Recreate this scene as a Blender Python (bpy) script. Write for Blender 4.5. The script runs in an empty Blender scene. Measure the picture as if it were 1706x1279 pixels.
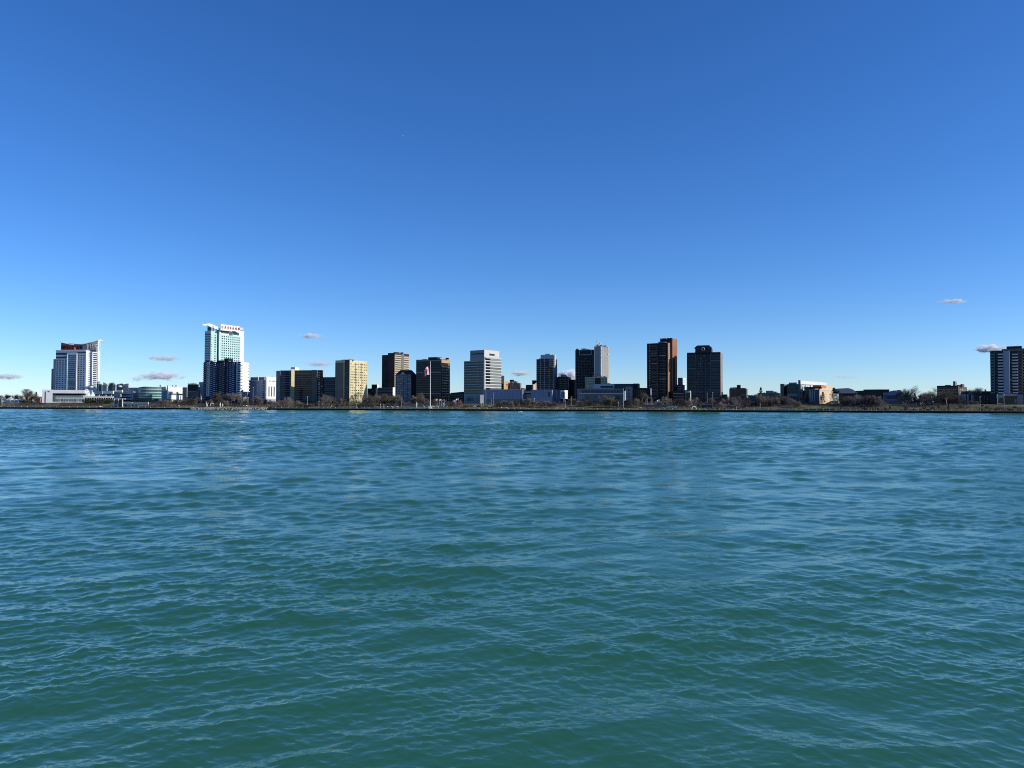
import bpy, bmesh, math, random
import numpy as np
from mathutils import Vector, Matrix
S = bpy.context.scene
COL = S.collection
R_ = math.radians
rnd = random.Random(7)

# ------------------------------------------------------------------ camera
W, H, F = 1706.0, 1279.0, 1282.0          # photograph size and focal length in its pixels
CXP, CYP = W / 2, H / 2
HZ, CAMH = 676.3, 5.0                      # horizon row in the middle, eye height over the water
PITCH = math.atan((HZ - CYP) / F)
ROLL = R_(0.158)
_f = Vector((0, math.cos(PITCH), math.sin(PITCH)))
_u0 = Vector((0, -math.sin(PITCH), math.cos(PITCH)))
_r0 = Vector((1, 0, 0))
_r = math.cos(ROLL) * _r0 + math.sin(ROLL) * _u0
_u = -math.sin(ROLL) * _r0 + math.cos(ROLL) * _u0
cam = bpy.data.cameras.new('camera')
cam.sensor_width = 36.0
cam.lens = F / W * 36.0
cam.clip_start, cam.clip_end = 0.1, 90000
cam_o = bpy.data.objects.new('camera', cam)
cam_o.matrix_world = Matrix(((_r.x, _u.x, -_f.x, 0), (_r.y, _u.y, -_f.y, 0), (_r.z, _u.z, -_f.z, CAMH), (0, 0, 0, 1)))
COL.objects.link(cam_o)
S.camera = cam_o

# ------------------------------------------------------------------ light
SUN_EL, SUN_AZ = 25.0, 101.0               # azimuth clockwise from the view direction
world = bpy.data.worlds.new('World')
S.world = world
world.use_nodes = True
_nt = world.node_tree
sky = _nt.nodes.new('ShaderNodeTexSky')
sky.sky_type = 'NISHITA'
sky.sun_disc = False
sky.sun_elevation, sky.sun_rotation = R_(SUN_EL), R_(SUN_AZ)
sky.air_density, sky.dust_density, sky.ozone_density = 0.85, 0.08, 7.0
_hs = _nt.nodes.new('ShaderNodeHueSaturation')
_hs.inputs['Saturation'].default_value = 1.13
_hs.inputs['Hue'].default_value = 0.508
_nt.links.new(sky.outputs[0], _hs.inputs['Color'])
_nt.links.new(_hs.outputs[0], _nt.nodes['Background'].inputs[0])
_nt.nodes['Background'].inputs[1].default_value = 0.15
sun = bpy.data.lights.new('sun', 'SUN')
sun.energy, sun.angle, sun.color = 4.5, R_(0.53), (1.0, 0.95, 0.86)
sun_o = bpy.data.objects.new('sun', sun)
_sv = Vector((math.sin(R_(SUN_AZ)) * math.cos(R_(SUN_EL)), math.cos(R_(SUN_AZ)) * math.cos(R_(SUN_EL)), math.sin(R_(SUN_EL))))
sun_o.rotation_euler = (-_sv).to_track_quat('-Z', 'Y').to_euler()
COL.objects.link(sun_o)
S.view_settings.view_transform = 'Standard'
S.view_settings.look = 'None'
S.view_settings.exposure = 0.08
S.view_settings.gamma = 1.0
S.view_settings.use_curve_mapping = False
S.render.engine = 'CYCLES'
S.cycles.use_denoising = False
S.cycles.filter_width = 1.0
S.cycles.max_bounces = 18
S.cycles.diffuse_bounces = 3
S.cycles.glossy_bounces = 3
S.cycles.volume_bounces = 16

# ------------------------------------------------------------------ helpers
def ray(px, py):
    d = _f + (px - CXP) / F * _r + (CYP - py) / F * _u
    return d
def P(px, py, Y):
    d = ray(px, py)
    return Vector((0, 0, CAMH)) + d * (Y / d.y)
def XY(px, Y):
    p = P(px, 655, Y)
    return Vector((p.x, p.y))
SL = 0.30                                   # the far bank runs obliquely
NS = math.sqrt(1 + SL * SL)
def shore(px, off=0.0):                     # depth of the bank (plus a distance inland) seen at a pixel column
    t = ray(px, 676).x / ray(px, 676).y
    return (770 + off * NS) / (1 + SL * t)
_prof = [(-5, 2.0), (0, 2.0), (9, 2.05), (13, 2.5), (40, 5.4), (62, 7.6), (75, 8.0), (9000, 8.0)]
def inland(x, y):
    return (y - 770 + SL * x) / NS
def gz(x, y):
    d = inland(x, y)
    for (a, za), (b, zb) in zip(_prof, _prof[1:]):
        if d <= b:
            return za + (zb - za) * max(0.0, (d - a)) / (b - a)
    return 8.0

MATS = {}
def mat(name, col, rough=0.8, var=0.0, scale=0.15, spec=0.15, metal=0.0, objvar=0.0, bump=0.0, stretch=None):
    if name in MATS:
        return MATS[name]
    m = bpy.data.materials.new(name)
    m.use_nodes = True
    n, l = m.node_tree.nodes, m.node_tree.links
    b = n['Principled BSDF']
    b.inputs['Roughness'].default_value = rough
    b.inputs['Specular IOR Level'].default_value = spec
    b.inputs['Metallic'].default_value = metal
    b.inputs['Base Color'].default_value = (*col, 1)
    src = None
    if var:
        tc = n.new('ShaderNodeTexCoord')
        mp = n.new('ShaderNodeMapping')
        if stretch: mp.inputs['Scale'].default_value = stretch
        nz = n.new('ShaderNodeTexNoise')
        nz.inputs['Scale'].default_value = scale
        nz.inputs['Detail'].default_value = 5
        l.new(tc.outputs['Object'], mp.inputs[0])
        l.new(mp.outputs[0], nz.inputs['Vector'])
        mr = n.new('ShaderNodeMapRange')
        mr.inputs[1].default_value, mr.inputs[2].default_value = 0.3, 0.7
        mr.inputs[3].default_value, mr.inputs[4].default_value = 1 - var, 1 + var
        l.new(nz.outputs['Fac'], mr.inputs[0])
        src = mr.outputs[0]
        if bump:
            bp = n.new('ShaderNodeBump')
            bp.inputs['Distance'].default_value = bump
            l.new(nz.outputs['Fac'], bp.inputs['Height'])
            l.new(bp.outputs[0], b.inputs['Normal'])
    if objvar:
        oi = n.new('ShaderNodeObjectInfo')
        mr2 = n.new('ShaderNodeMapRange')
        mr2.inputs[3].default_value, mr2.inputs[4].default_value = 1 - objvar, 1 + objvar
        l.new(oi.outputs['Random'], mr2.inputs[0])
        if src:
            mu = n.new('ShaderNodeMath'); mu.operation = 'MULTIPLY'
            l.new(src, mu.inputs[0]); l.new(mr2.outputs[0], mu.inputs[1])
            src = mu.outputs[0]
        else:
            src = mr2.outputs[0]
    if src:
        vm = n.new('ShaderNodeVectorMath'); vm.operation = 'SCALE'
        vm.inputs[0].default_value = col
        l.new(src, vm.inputs['Scale'])
        l.new(vm.outputs[0], b.inputs['Base Color'])
    MATS[name] = m
    return m
def glass(name, col, blind=0.10, blindcol=(0.25, 0.24, 0.22), rough=0.12, spec=0.22):
    """window glass: dark, glossy; a share of the panes has a pale blind drawn behind it"""
    if name in MATS:
        return MATS[name]
    m = bpy.data.materials.new(name)
    m.use_nodes = True
    n, l = m.node_tree.nodes, m.node_tree.links
    b = n['Principled BSDF']
    b.inputs['Roughness'].default_value = rough
    b.inputs['Specular IOR Level'].default_value = spec
    oi = n.new('ShaderNodeObjectInfo')
    cr = n.new('ShaderNodeValToRGB')
    cr.color_ramp.interpolation = 'LINEAR'
    e = cr.color_ramp.elements
    e[0].position, e[0].color = 0.0, (*[c * 0.7 for c in col], 1)
    e[1].position, e[1].color = 1.0, (*blindcol, 1)
    k = e.new(max(0.01, 1 - blind * 2)); k.color = (*[c * 1.25 for c in col], 1)
    l.new(oi.outputs['Random'], cr.inputs[0])
    l.new(cr.outputs[0], b.inputs['Base Color'])
    MATS[name] = m
    return m

def link(name, data, parent=None, loc=(0, 0, 0), rz=0.0):
    o = bpy.data.objects.new(name, data)
    o.location = loc
    o.rotation_euler = (0, 0, rz)
    if parent is not None:
        o.parent = parent
    COL.objects.link(o)
    return o
def tag(o, label, cat, group=None, kind=None):
    o['label'] = label
    o['category'] = cat
    if group: o['group'] = group
    if kind: o['kind'] = kind
    return o
def mesh(name, verts, faces, m=None, smooth=False):
    me = bpy.data.meshes.new(name)
    me.from_pydata([tuple(v) for v in verts], [], faces)
    if m: me.materials.append(m)
    if smooth:
        me.polygons.foreach_set('use_smooth', [True] * len(me.polygons))
    me.update()
    return me
BOX = {}
BF = [(0, 3, 2, 1), (4, 5, 6, 7), (0, 1, 5, 4), (1, 2, 6, 5), (2, 3, 7, 6), (3, 0, 4, 7)]
def boxmesh(x0, x1, y0, y1, z0, z1, m):
    k = (round(x0, 2), round(x1, 2), round(y0, 2), round(y1, 2), round(z0, 2), round(z1, 2), m.name)
    if k not in BOX:
        v = [(x0, y0, z0), (x1, y0, z0), (x1, y1, z0), (x0, y1, z0), (x0, y0, z1), (x1, y0, z1), (x1, y1, z1), (x0, y1, z1)]
        BOX[k] = mesh('box', v, BF, m)
    return BOX[k]
def prism(pts, z0, z1, m, tops=None):
    """upright prism over a ground outline (counter-clockwise); tops gives a height of its own to each corner"""
    n = len(pts)
    a = sum(pts[i][0] * pts[(i + 1) % n][1] - pts[(i + 1) % n][0] * pts[i][1] for i in range(n))
    idx = list(range(n))
    if a < 0: idx.reverse()
    pts = [pts[i] for i in idx]
    tops = [tops[i] for i in idx] if tops else [z1] * n
    v = [(p[0], p[1], z0) for p in pts] + [(p[0], p[1], t) for p, t in zip(pts, tops)]
    f = [tuple(range(n - 1, -1, -1)), tuple(range(n, 2 * n))] + [(i, (i + 1) % n, n + (i + 1) % n, n + i) for i in range(n)]
    return mesh('prism', v, f, m)
def tube(bm, a, b, ra, rb, n=5):
    a, b = Vector(a), Vector(b)
    d = (b - a)
    if d.length < 1e-6: return
    d.normalize()
    x = d.orthogonal().normalized(); y = d.cross(x)
    va = [bm.verts.new(a + (x * math.cos(2 * math.pi * i / n) + y * math.sin(2 * math.pi * i / n)) * ra) for i in range(n)]
    vb = [bm.verts.new(b + (x * math.cos(2 * math.pi * i / n) + y * math.sin(2 * math.pi * i / n)) * rb) for i in range(n)]
    for i in range(n):
        bm.faces.new((va[i], va[(i + 1) % n], vb[(i + 1) % n], vb[i]))
    if rb > 0.02: bm.faces.new(vb)
def finish(bm, name, m, smooth=False):
    bmesh.ops.recalc_face_normals(bm, faces=bm.faces[:])
    me = bpy.data.meshes.new(name)
    bm.to_mesh(me); bm.free()
    me.materials.append(m)
    if smooth: me.polygons.foreach_set('use_smooth', [True] * len(me.polygons))
    return me
def copy_tree(o, loc, rz=0.0, sc=1.0, label=None, group=None):
    c = o.copy(); COL.objects.link(c)
    c.location = loc; c.rotation_euler = (0, 0, rz)
    c.scale = sc if isinstance(sc, tuple) else (sc, sc, sc)
    if label: c['label'] = label
    if group: c['group'] = group
    for ch in o.children:
        d = ch.copy(); d.parent = c; COL.objects.link(d)
        for g in ch.children:
            e = g.copy(); e.parent = d; COL.objects.link(e)
    return c

# ------------------------------------------------------------------ river
WATER_A, WATER_B = (0.025, 0.114, 0.073, 1), (0.033, 0.133, 0.075, 1)
def wave_patch(ys, ts, waves, gusts):
    """heights and sideways shifts of the chop on a grid of depths ys and slopes ts; waves too short for the grid go into a roughness"""
    nr, nc = len(ys), len(ts)
    X = ys[:, None] * ts[None, :]
    Yg = np.repeat(ys[:, None], nc, 1)
    Z = np.zeros_like(X); DX = np.zeros_like(X); DY = np.zeros_like(X)
    step = np.maximum(np.gradient(ys), ys * np.median(np.diff(ts)))
    slope2 = np.zeros(nr)
    gust = np.zeros_like(X)                          # patches where the chop is stronger or weaker
    for L, a, th, ph in gusts:
        gust += a * np.sin(2 * math.pi / L * (X * math.cos(th) + Yg * math.sin(th)) + ph)
    gust = np.clip(1 + 0.30 * gust, 0.3, 1.7)
    # farther out the grid carries the whole of the chop on the waves it can still show
    carry = 1 + 1.2 * np.clip((ys - 30) / 50, 0, 1) + 1.3 * np.clip((ys - 80) / 160, 0, 1)
    for lm, dx_, dy_, a, p0 in waves:
        k = 2 * math.pi / lm
        w = np.clip((lm / step - 1.8) / 1.2, 0, 1)
        slope2 += (1 - w) ** 2 * (a * k) ** 2 * 0.5
        j = np.nonzero(w > 0)[0]
        if len(j) == 0: continue
        hi = j[-1] + 1
        ph = k * (dx_ * X[:hi] + dy_ * Yg[:hi]) + p0
        A = a * (w * carry)[:hi, None] * (gust[:hi] if lm < 1.5 else 0.5 + 0.5 * gust[:hi] if lm < 5 else 1.0)
        Z[:hi] += A * np.sin(ph)
        c = np.cos(ph) * A * 0.95
        DX[:hi] += c * dx_; DY[:hi] += c * dy_
    i = np.arange(nr * nc, dtype=np.int32).reshape(nr, nc)
    q = np.stack([i[:-1, :-1], i[:-1, 1:], i[1:, 1:], i[1:, :-1]], -1).reshape(-1)
    co = np.stack([X + DX, Yg + DY, Z], -1).reshape(-1, 3).astype(np.float32)
    return co, q, (np.sqrt(slope2)[:, None] * gust).reshape(-1).astype(np.float32)
def build_river():
    f2 = F * 1024 / W
    rows = [2.0, 3.5, 5.0, 6.2, 7.2, 8.0, 8.6]
    while rows[-1] < 1250:
        y = rows[-1]
        fine = max(0.012, 0.55 * y * y / (f2 * CAMH))
        rows.append(y + min(fine, 0.5 if y < 200 else 1.0 if y < 500 else 1.6 if y < 900 else 8))
    rs = np.random.RandomState(11)
    gusts = [(L, a, rs.uniform(0, 6.28), rs.uniform(0, 6.28)) for L, a in ((70, .5), (38, .45), (21, .45), (11, .5), (150, .4), (6, .5), (3.5, .4)) for q in range(2)]
    waves = []
    for lm in np.exp(rs.permutation(np.linspace(math.log(0.09), math.log(12.0), 170))):
        # two crossing wave trains: the wind sea and the chop thrown back by the quay
        az = math.radians(rs.normal(24 if rs.rand() < .5 else -24, 20 if lm > 1.0 else 26))
        s = 0.0045 if lm > 5 else 0.009 if lm > 2 else 0.0145 if lm > 0.5 else 0.0215 if lm > 0.2 else 0.017
        waves.append((lm, -math.sin(az), -math.cos(az), s * lm / (2 * math.pi) * rs.uniform(0.6, 1.4), rs.uniform(0, 6.28)))
    side = np.array([1.02, 1.2, 1.5, 1.9, 2.6, 4])
    co, q, un = wave_patch(np.array(rows), np.concatenate([-side[::-1], np.linspace(-.86, .86, 960), side]), waves, gusts)
    nf = len(q) // 4
    me = bpy.data.meshes.new('river')
    me.vertices.add(len(co))
    me.vertices.foreach_set('co', co.reshape(-1))
    me.loops.add(nf * 4); me.loops.foreach_set('vertex_index', q)
    me.polygons.add(nf)
    me.polygons.foreach_set('loop_start', np.arange(0, nf * 4, 4, dtype=np.int32))
    me.polygons.foreach_set('use_smooth', np.ones(nf, dtype=bool))
    me.update(calc_edges=True)
    # slope of the waves too small for the grid, carried as a roughness
    at = me.attributes.new('unresolved', 'FLOAT', 'POINT')
    at.data.foreach_set('value', un)
    m = bpy.data.materials.new('river_water'); m.use_nodes = True
    n, l = m.node_tree.nodes, m.node_tree.links
    b = n['Principled BSDF']
    b.inputs['IOR'].default_value = 1.333
    b.inputs['Base Color'].default_value = (0, 0, 0, 1)
    tc = n.new('ShaderNodeTexCoord')
    # cloudy green body of the water: light scattered back from below does not follow the slope of the surface
    nz = n.new('ShaderNodeTexNoise'); nz.inputs['Scale'].default_value = 0.05; nz.inputs['Detail'].default_value = 3
    l.new(tc.outputs['Object'], nz.inputs['Vector'])
    mx = n.new('ShaderNodeMix'); mx.data_type = 'RGBA'
    mx.inputs['A'].default_value = WATER_A
    mx.inputs['B'].default_value = WATER_B
    l.new(nz.outputs['Fac'], mx.inputs['Factor'])
    df = n.new('ShaderNodeBsdfDiffuse'); df.inputs['Normal'].default_value = (0, 0, 1)
    up = n.new('ShaderNodeCombineXYZ'); up.inputs[2].default_value = 1.0
    l.new(up.outputs[0], df.inputs['Normal'])
    l.new(mx.outputs['Result'], df.inputs['Color'])
    ad = n.new('ShaderNodeAddShader')
    # the steeper the glance the more is mirrored and the less comes up from below
    fr = n.new('ShaderNodeFresnel'); fr.inputs['IOR'].default_value = 1.333
    fm = n.new('ShaderNodeMath'); fm.operation = 'MULTIPLY'; fm.inputs[1].default_value = 0.4
    l.new(fr.outputs[0], fm.inputs[0])
    ms = n.new('ShaderNodeMixShader')
    l.new(fm.outputs[0], ms.inputs[0]); l.new(df.outputs[0], ms.inputs[1])
    l.new(ms.outputs[0], ad.inputs[0]); l.new(b.outputs[0], ad.inputs[1]); l.new(ad.outputs[0], n['Material Output'].inputs['Surface'])
    an = n.new('ShaderNodeAttribute'); an.attribute_name = 'unresolved'
    # cat's paws: streaks where the wind roughens the water more or less
    mq = n.new('ShaderNodeMapping'); mq.inputs['Scale'].default_value = (0.30, 1.0, 1.0); mq.inputs['Rotation'].default_value = (0, 0, 0.12)
    l.new(tc.outputs['Object'], mq.inputs[0])
    n3 = n.new('ShaderNodeTexNoise'); n3.inputs['Scale'].default_value = 0.07; n3.inputs['Detail'].default_value = 7; n3.inputs['Roughness'].default_value = 0.62
    l.new(mq.outputs[0], n3.inputs['Vector'])
    cp = n.new('ShaderNodeMapRange'); cp.inputs[1].default_value, cp.inputs[2].default_value = 0.35, 0.65
    cp.inputs[3].default_value, cp.inputs[4].default_value = 0.75, 1.3
    l.new(n3.outputs['Fac'], cp.inputs[0])
    pm = n.new('ShaderNodeMath'); pm.operation = 'MULTIPLY'
    l.new(an.outputs['Fac'], pm.inputs[0]); l.new(cp.outputs[0], pm.inputs[1])
    r0 = n.new('ShaderNodeMath'); r0.operation = 'MULTIPLY_ADD'
    r0.inputs[1].default_value = 0.26; r0.inputs[2].default_value = 0.0025
    l.new(pm.outputs[0], r0.inputs[0])
    r1 = n.new('ShaderNodeMath'); r1.operation = 'SQRT'
    l.new(r0.outputs[0], r1.inputs[0]); l.new(r1.outputs[0], b.inputs['Roughness'])
    # ripples and capillary lines
    mp = n.new('ShaderNodeMapping'); mp.inputs['Scale'].default_value = (0.40, 1.0, 1.0)
    l.new(tc.outputs['Object'], mp.inputs[0])
    n1 = n.new('ShaderNodeTexNoise'); n1.inputs['Scale'].default_value = 11.0; n1.inputs['Detail'].default_value = 3
    l.new(mp.outputs[0], n1.inputs['Vector'])
    b1 = n.new('ShaderNodeBump'); b1.inputs['Distance'].default_value = 0.006
    l.new(n1.outputs['Fac'], b1.inputs['Height']); l.new(b1.outputs[0], b.inputs['Normal'])
    me.materials.append(m)
    o = link('river', me)
    o['kind'] = 'structure'; o['label'] = 'choppy teal green river filling the foreground'
build_river()

# ------------------------------------------------------------------ ground of the far bank
M_GRASS = mat('winter_grass', (0.075, 0.075, 0.035), 0.95, 0.35, 0.06)
M_CONC = mat('pale_concrete', (0.34, 0.32, 0.28), 0.9, 0.2, 0.3)
M_WALLD = mat('dark_sheet_piling', (0.018, 0.019, 0.020), 0.8, 0.5, 0.25)
M_ASPH = mat('asphalt', (0.05, 0.05, 0.05), 0.9, 0.2, 0.2)
def bank(x, off):                            # point of the bank at a world X along the quay line, off metres inland
    n = Vector((SL, 1, 0)) / NS
    return Vector((x, 770 - SL * x, 0)) + n * off
def strip(name, offs, zs, m, x0=-2600, x1=1700, step=25, jit=0.0):
    xs = np.arange(x0, x1 + 1, step)
    v, f = [], []
    for i, x in enumerate(xs):
        for o_, z in zip(offs, zs):
            p = bank(x, o_)
            v.append((p.x, p.y, z + (rnd.uniform(-jit, jit) if 12 < o_ < 70 else 0)))
    k = len(offs)
    for i in range(len(xs) - 1):
        for j in range(k - 1):
            a = i * k + j
            f.append((a, a + k, a + k + 1, a + 1))
    return link(name, mesh(name, v, f, m))
def gm():
    m = mat('bank_ground', (0.09, 0.085, 0.05), 0.95)
    n, l = m.node_tree.nodes, m.node_tree.links
    b = n['Principled BSDF']
    tc = n.new('ShaderNodeTexCoord')
    nz = n.new('ShaderNodeTexNoise'); nz.inputs['Scale'].default_value = 0.028; nz.inputs['Detail'].default_value = 8; nz.inputs['Roughness'].default_value = 0.7
    l.new(tc.outputs['Object'], nz.inputs['Vector'])
    cr = n.new('ShaderNodeValToRGB'); e = cr.color_ramp.elements
    e[0].position, e[0].color = 0.34, (0.06, 0.052, 0.042, 1)
    e[1].position, e[1].color = 0.68, (0.22, 0.19, 0.135, 1)
    k = e.new(0.46); k.color = (0.085, 0.085, 0.035, 1)
    k = e.new(0.56); k.color = (0.14, 0.125, 0.065, 1)
    l.new(nz.outputs['Fac'], cr.inputs[0]); l.new(cr.outputs[0], b.inputs['Base Color'])
    return m
M_GROUND = gm()
g = strip('ground', [0.6, 9, 13, 26, 40, 52, 62, 75, 400, 9000], [1.95, 2.0, 2.45, 3.9, 5.35, 6.6, 7.6, 8.0, 8.0, 8.0], M_GROUND, jit=0.35)
g['kind'] = 'structure'; g['label'] = 'winter lawns and earth rising behind the quay'
g = strip('riverside_path', [1.2, 7.5], [2.03, 2.04], M_CONC); g['kind'] = 'structure'
g = strip('road', [84, 99], [8.01, 8.01], M_ASPH); g['kind'] = 'structure'
# quay wall of dark sheet piling with a pale coping
sw = bpy.data.objects.new('seawall', None); COL.objects.link(sw); tag(sw, 'dark sheet piled quay wall with pale coping along the far bank', 'seawall', kind='structure')
v, f = [], []
xs = np.arange(-2600, 1700, 2.4)
for i, x in enumerate(xs):
    o_ = 0.0 if i % 4 < 2 else 0.55
    p = bank(x, o_)
    v += [(p.x, p.y, -2.0), (p.x, p.y, 1.72)]
    if i: f.append((2 * i - 2, 2 * i, 2 * i + 1, 2 * i - 1))
link('piling', mesh('piling', v, f, M_WALLD), sw)
v, f = [], []
for i, x in enumerate(np.arange(-2600, 1701, 50)):
    for o_, z in ((-0.25, 1.7), (-0.25, 2.1), (1.2, 2.1), (1.2, 1.7)):
        p = bank(x, o_); v.append((p.x, p.y, z))
    if i:
        a = 4 * i - 4
        for j in range(3): f.append((a + j, a + 4 + j, a + 5 + j, a + 1 + j))
        f.append((a + 3, a + 7, a + 4, a))
link('coping', mesh('coping', v, f, M_CONC), sw)

# ------------------------------------------------------------------ buildings: one root, blocks and facade pieces
class Block:
    """a prism seen corner-on: pixel columns xl, xc, xr of its left edge, near corner and right edge, its near corner at depth Y"""
    def __init__(s, root, name, m, xl, xc, xr, Y, top, bot=None, r=25, D=24, z0=None, label=None, parent=None, slope=None):
        s.root, s.Y, s.xc = root, Y, xc
        a = math.degrees(math.atan(ray(xc, 655).x / ray(xc, 655).y))
        if r < a + 2 and xr > xc: r = a + 4              # turned enough for its right side to face the river
        r = R_(r)
        s.C = XY(xc, Y)
        dl, dr = Vector((-math.cos(r), math.sin(r))), Vector((math.sin(r), math.cos(r)))
        def hit(px, d):
            q = ray(px, 655); t = q.x / q.y          # x = t*y along the column
            return (t * s.C.y - s.C.x) / (d.x - t * d.y)
        wl = hit(xl, dl) if xl < xc else D
        wr = hit(xr, dr) if xr > xc else D
        if wr < 0.05 or wr > 200: wr = D
        if wl < 0.05: wl = D
        s.wl, s.wr, s.dl, s.dr = wl, wr, dl, dr
        s.zt = P(xc, top, Y).z
        s.zb = z0 if z0 is not None else (P(xc, bot, Y).z if bot is not None else 7.5)
        s.L, s.Rr = s.C + dl * wl, s.C + dr * wr
        s.base = Vector(root.location)
        b2 = s.base.to_2d()
        pts = [s.L - b2, s.C - b2, s.Rr - b2, s.L + dr * wr - b2]
        tops = None
        if slope:  # (left top, right top) as rows at the far ends
            tops = [P(xl, slope[0], Y).z - s.base.z, s.zt - s.base.z, P(xr, slope[1], Y).z - s.base.z, (P(xl, slope[0], Y).z + P(xr, slope[1], Y).z) / 2 - s.base.z]
        s.o = link(name, prism([tuple(p) for p in pts], s.zb - s.base.z, s.zt - s.base.z, m, tops), parent or root)
        if label: s.o['label'] = label
        if name in ('main_wall', 'wall') and not slope and wr > 6 and wl > 8:
            for _ in range(4):
                q = s.L + (-dl) * (wl * rnd.uniform(.12, .88)) + dr * (wr * rnd.uniform(.2, .8)) - b2
                w_, h_ = rnd.choice((1.2, 1.8, 2.6)), rnd.choice((.8, 1.2, 1.7))
                link('roof_unit', boxmesh(-w_, w_, -1.1, 1.1, 0, h_, MATS['mid_grey_panel']), root, (q.x, q.y, s.zt - s.base.z), math.atan2(-dl.y, -dl.x))
    def z(s, py): return P(s.xc, py, s.Y).z
    def face(s, side):
        if side == 'L':
            return s.L, -s.dl, s.wl
        return s.C, s.dr, s.wr
    def put(s, side, u0, u1, p0, p1, name, m, out=0.12, inn=0.2, parent=None, z=False):
        """a box on a facade: u as shares of its width, p0/p1 as photo rows (top, bottom) or heights"""
        o, d, w = s.face(side)
        z1, z0 = (p0, p1) if z else (s.z(p0), s.z(p1))
        a = o + d * (w * u0)
        ang = math.atan2(d.y, d.x)
        me = boxmesh(0, w * (u1 - u0), -out, inn, 0, z1 - z0, m)
        return link(name, me, parent or s.root, (a.x - s.base.x, a.y - s.base.y, z0 - s.base.z), ang)
    def grid(s, side, nx, nz, u0, u1, p0, p1, ww, wh, m, name='window', out=0.06, skip=0.0):
        zt, zb = s.z(p0), s.z(p1)
        cw, chh = (u1 - u0) / nx, (zt - zb) / nz
        for j in range(nz):
            zc = zt - (j + 0.5) * chh
            for i in range(nx):
                if skip and rnd.random() < skip: continue
                uc = u0 + (i + 0.5) * cw
                s.put(side, uc - cw * ww / 2, uc + cw * ww / 2, zc + chh * wh / 2, zc - chh * wh / 2, name, m, out, z=True)
    def bands(s, side, nz, u0, u1, p0, p1, wh, m, name='window_band', out=0.08, off=0.5):
        zt, zb = s.z(p0), s.z(p1)
        chh = (zt - zb) / nz
        for j in range(nz):
            zc = zt - (j + off) * chh
            s.put(side, u0, u1, zc + chh * wh / 2, zc - chh * wh / 2, name, m, out, z=True)
    def posts(s, side, us, wu, p0, p1, m, name='pier', out=0.5):
        for u in us:
            s.put(side, u - wu / 2, u + wu / 2, p0, p1, name, m, out)
    def balconies(s, side, nz, u0, u1, p0, p1, m, dep=1.5, rail=0.4, name='balcony'):
        zt, zb = s.z(p0), s.z(p1)
        chh = (zt - zb) / nz
        for j in range(nz):
            z0 = zt - (j + 1) * chh
            s.put(side, u0, u1, z0 + chh * rail, z0, name, m, dep, 0.1, z=True)
def root(name, label, cat, px, Y, group=None):
    p = XY(px, Y)
    o = link(name, None, None, (p.x, p.y, 7.5))
    return tag(o, label, cat, group)
def text_letters(word, rt, origin, d, height, gap, m, name='letter', depth=0.4, total=None):
    """raised sign letters, each a part; origin is the lower left corner in the world, d the reading direction"""
    x = 0.0
    dg = bpy.context.evaluated_depsgraph_get()
    base = Vector(rt.location)
    made = []
    for chx in word:
        cu = bpy.data.curves.new('glyph', 'FONT')
        cu.body = chx; cu.size = height * 1.38; cu.extrude = depth / 2; cu.offset = height * 0.02
        t = bpy.data.objects.new('glyph', cu); COL.objects.link(t)
        dg.update()
        me = bpy.data.meshes.new_from_object(t.evaluated_get(dg))
        w = max(v.co.x for v in me.vertices) - min(v.co.x for v in me.vertices)
        bpy.data.objects.remove(t)
        me.materials.clear(); me.materials.append(m)
        made.append((me, w))
    if total: gap = (total - sum(w for _, w in made)) / (len(made) - 1)
    for me, w in made:
        o = link(name, me, rt, (origin.x + d.x * x - base.x, origin.y + d.y * x - base.y, origin.z - base.z))
        o.rotation_euler = (math.pi / 2, 0, math.atan2(d.y, d.x))
        x += w + gap
    return x

WHITE = mat('white_panel', (0.72, 0.72, 0.70), 0.6, 0.08, 0.1)
OFFW = mat('off_white_concrete', (0.55, 0.54, 0.51), 0.75, 0.1, 0.12)
PALEBLUE = mat('pale_blue_grey_panel', (0.36, 0.39, 0.44), 0.7, 0.1, 0.1)
GREYP = mat('mid_grey_panel', (0.22, 0.24, 0.27), 0.7, 0.12, 0.1)
AQUA = mat('aqua_panel', (0.42, 0.62, 0.57), 0.45, 0.08, 0.1)
BEIGE = mat('beige_concrete', (0.46, 0.40, 0.28), 0.85, 0.12, 0.12)
YELLOW = mat('yellow_brick', (0.60, 0.52, 0.31), 0.85, 0.12, 0.2)
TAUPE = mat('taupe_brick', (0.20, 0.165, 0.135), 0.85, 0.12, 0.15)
BROWN = mat('brown_brick', (0.105, 0.075, 0.06), 0.88, 0.2, 0.15)
DKBROWN = mat('dark_brown_brick', (0.050, 0.036, 0.034), 0.88, 0.2, 0.15)
REDBR = mat('orange_red_brick', (0.29, 0.135, 0.085), 0.88, 0.15, 0.15)
NEARBLACK = mat('black_cladding', (0.018, 0.018, 0.022), 0.5, 0.25, 0.1)
CHAR = mat('charcoal_roof', (0.032, 0.033, 0.037), 0.8, 0.25, 0.15)
NAVY = mat('navy_cladding', (0.017, 0.026, 0.085), 0.6, 0.2, 0.1)
STONE = mat('grey_stone', (0.24, 0.23, 0.22), 0.88, 0.18, 0.15)
ORANGE = mat('orange_render', (0.62, 0.19, 0.07), 0.8, 0.1, 0.2)
PEACH = mat('peach_render', (0.66, 0.50, 0.33), 0.8, 0.08, 0.2)
TEALD = mat('dark_teal_cladding', (0.04, 0.075, 0.085), 0.5, 0.15, 0.1)
GALBL = mat('blue_grey_cladding', (0.25, 0.27, 0.34), 0.6, 0.1, 0.1)
REDS = mat('red_sign_enamel', (0.55, 0.02, 0.03), 0.4)
BLACKS = mat('black_sign_letters', (0.012, 0.012, 0.014), 0.4)
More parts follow.
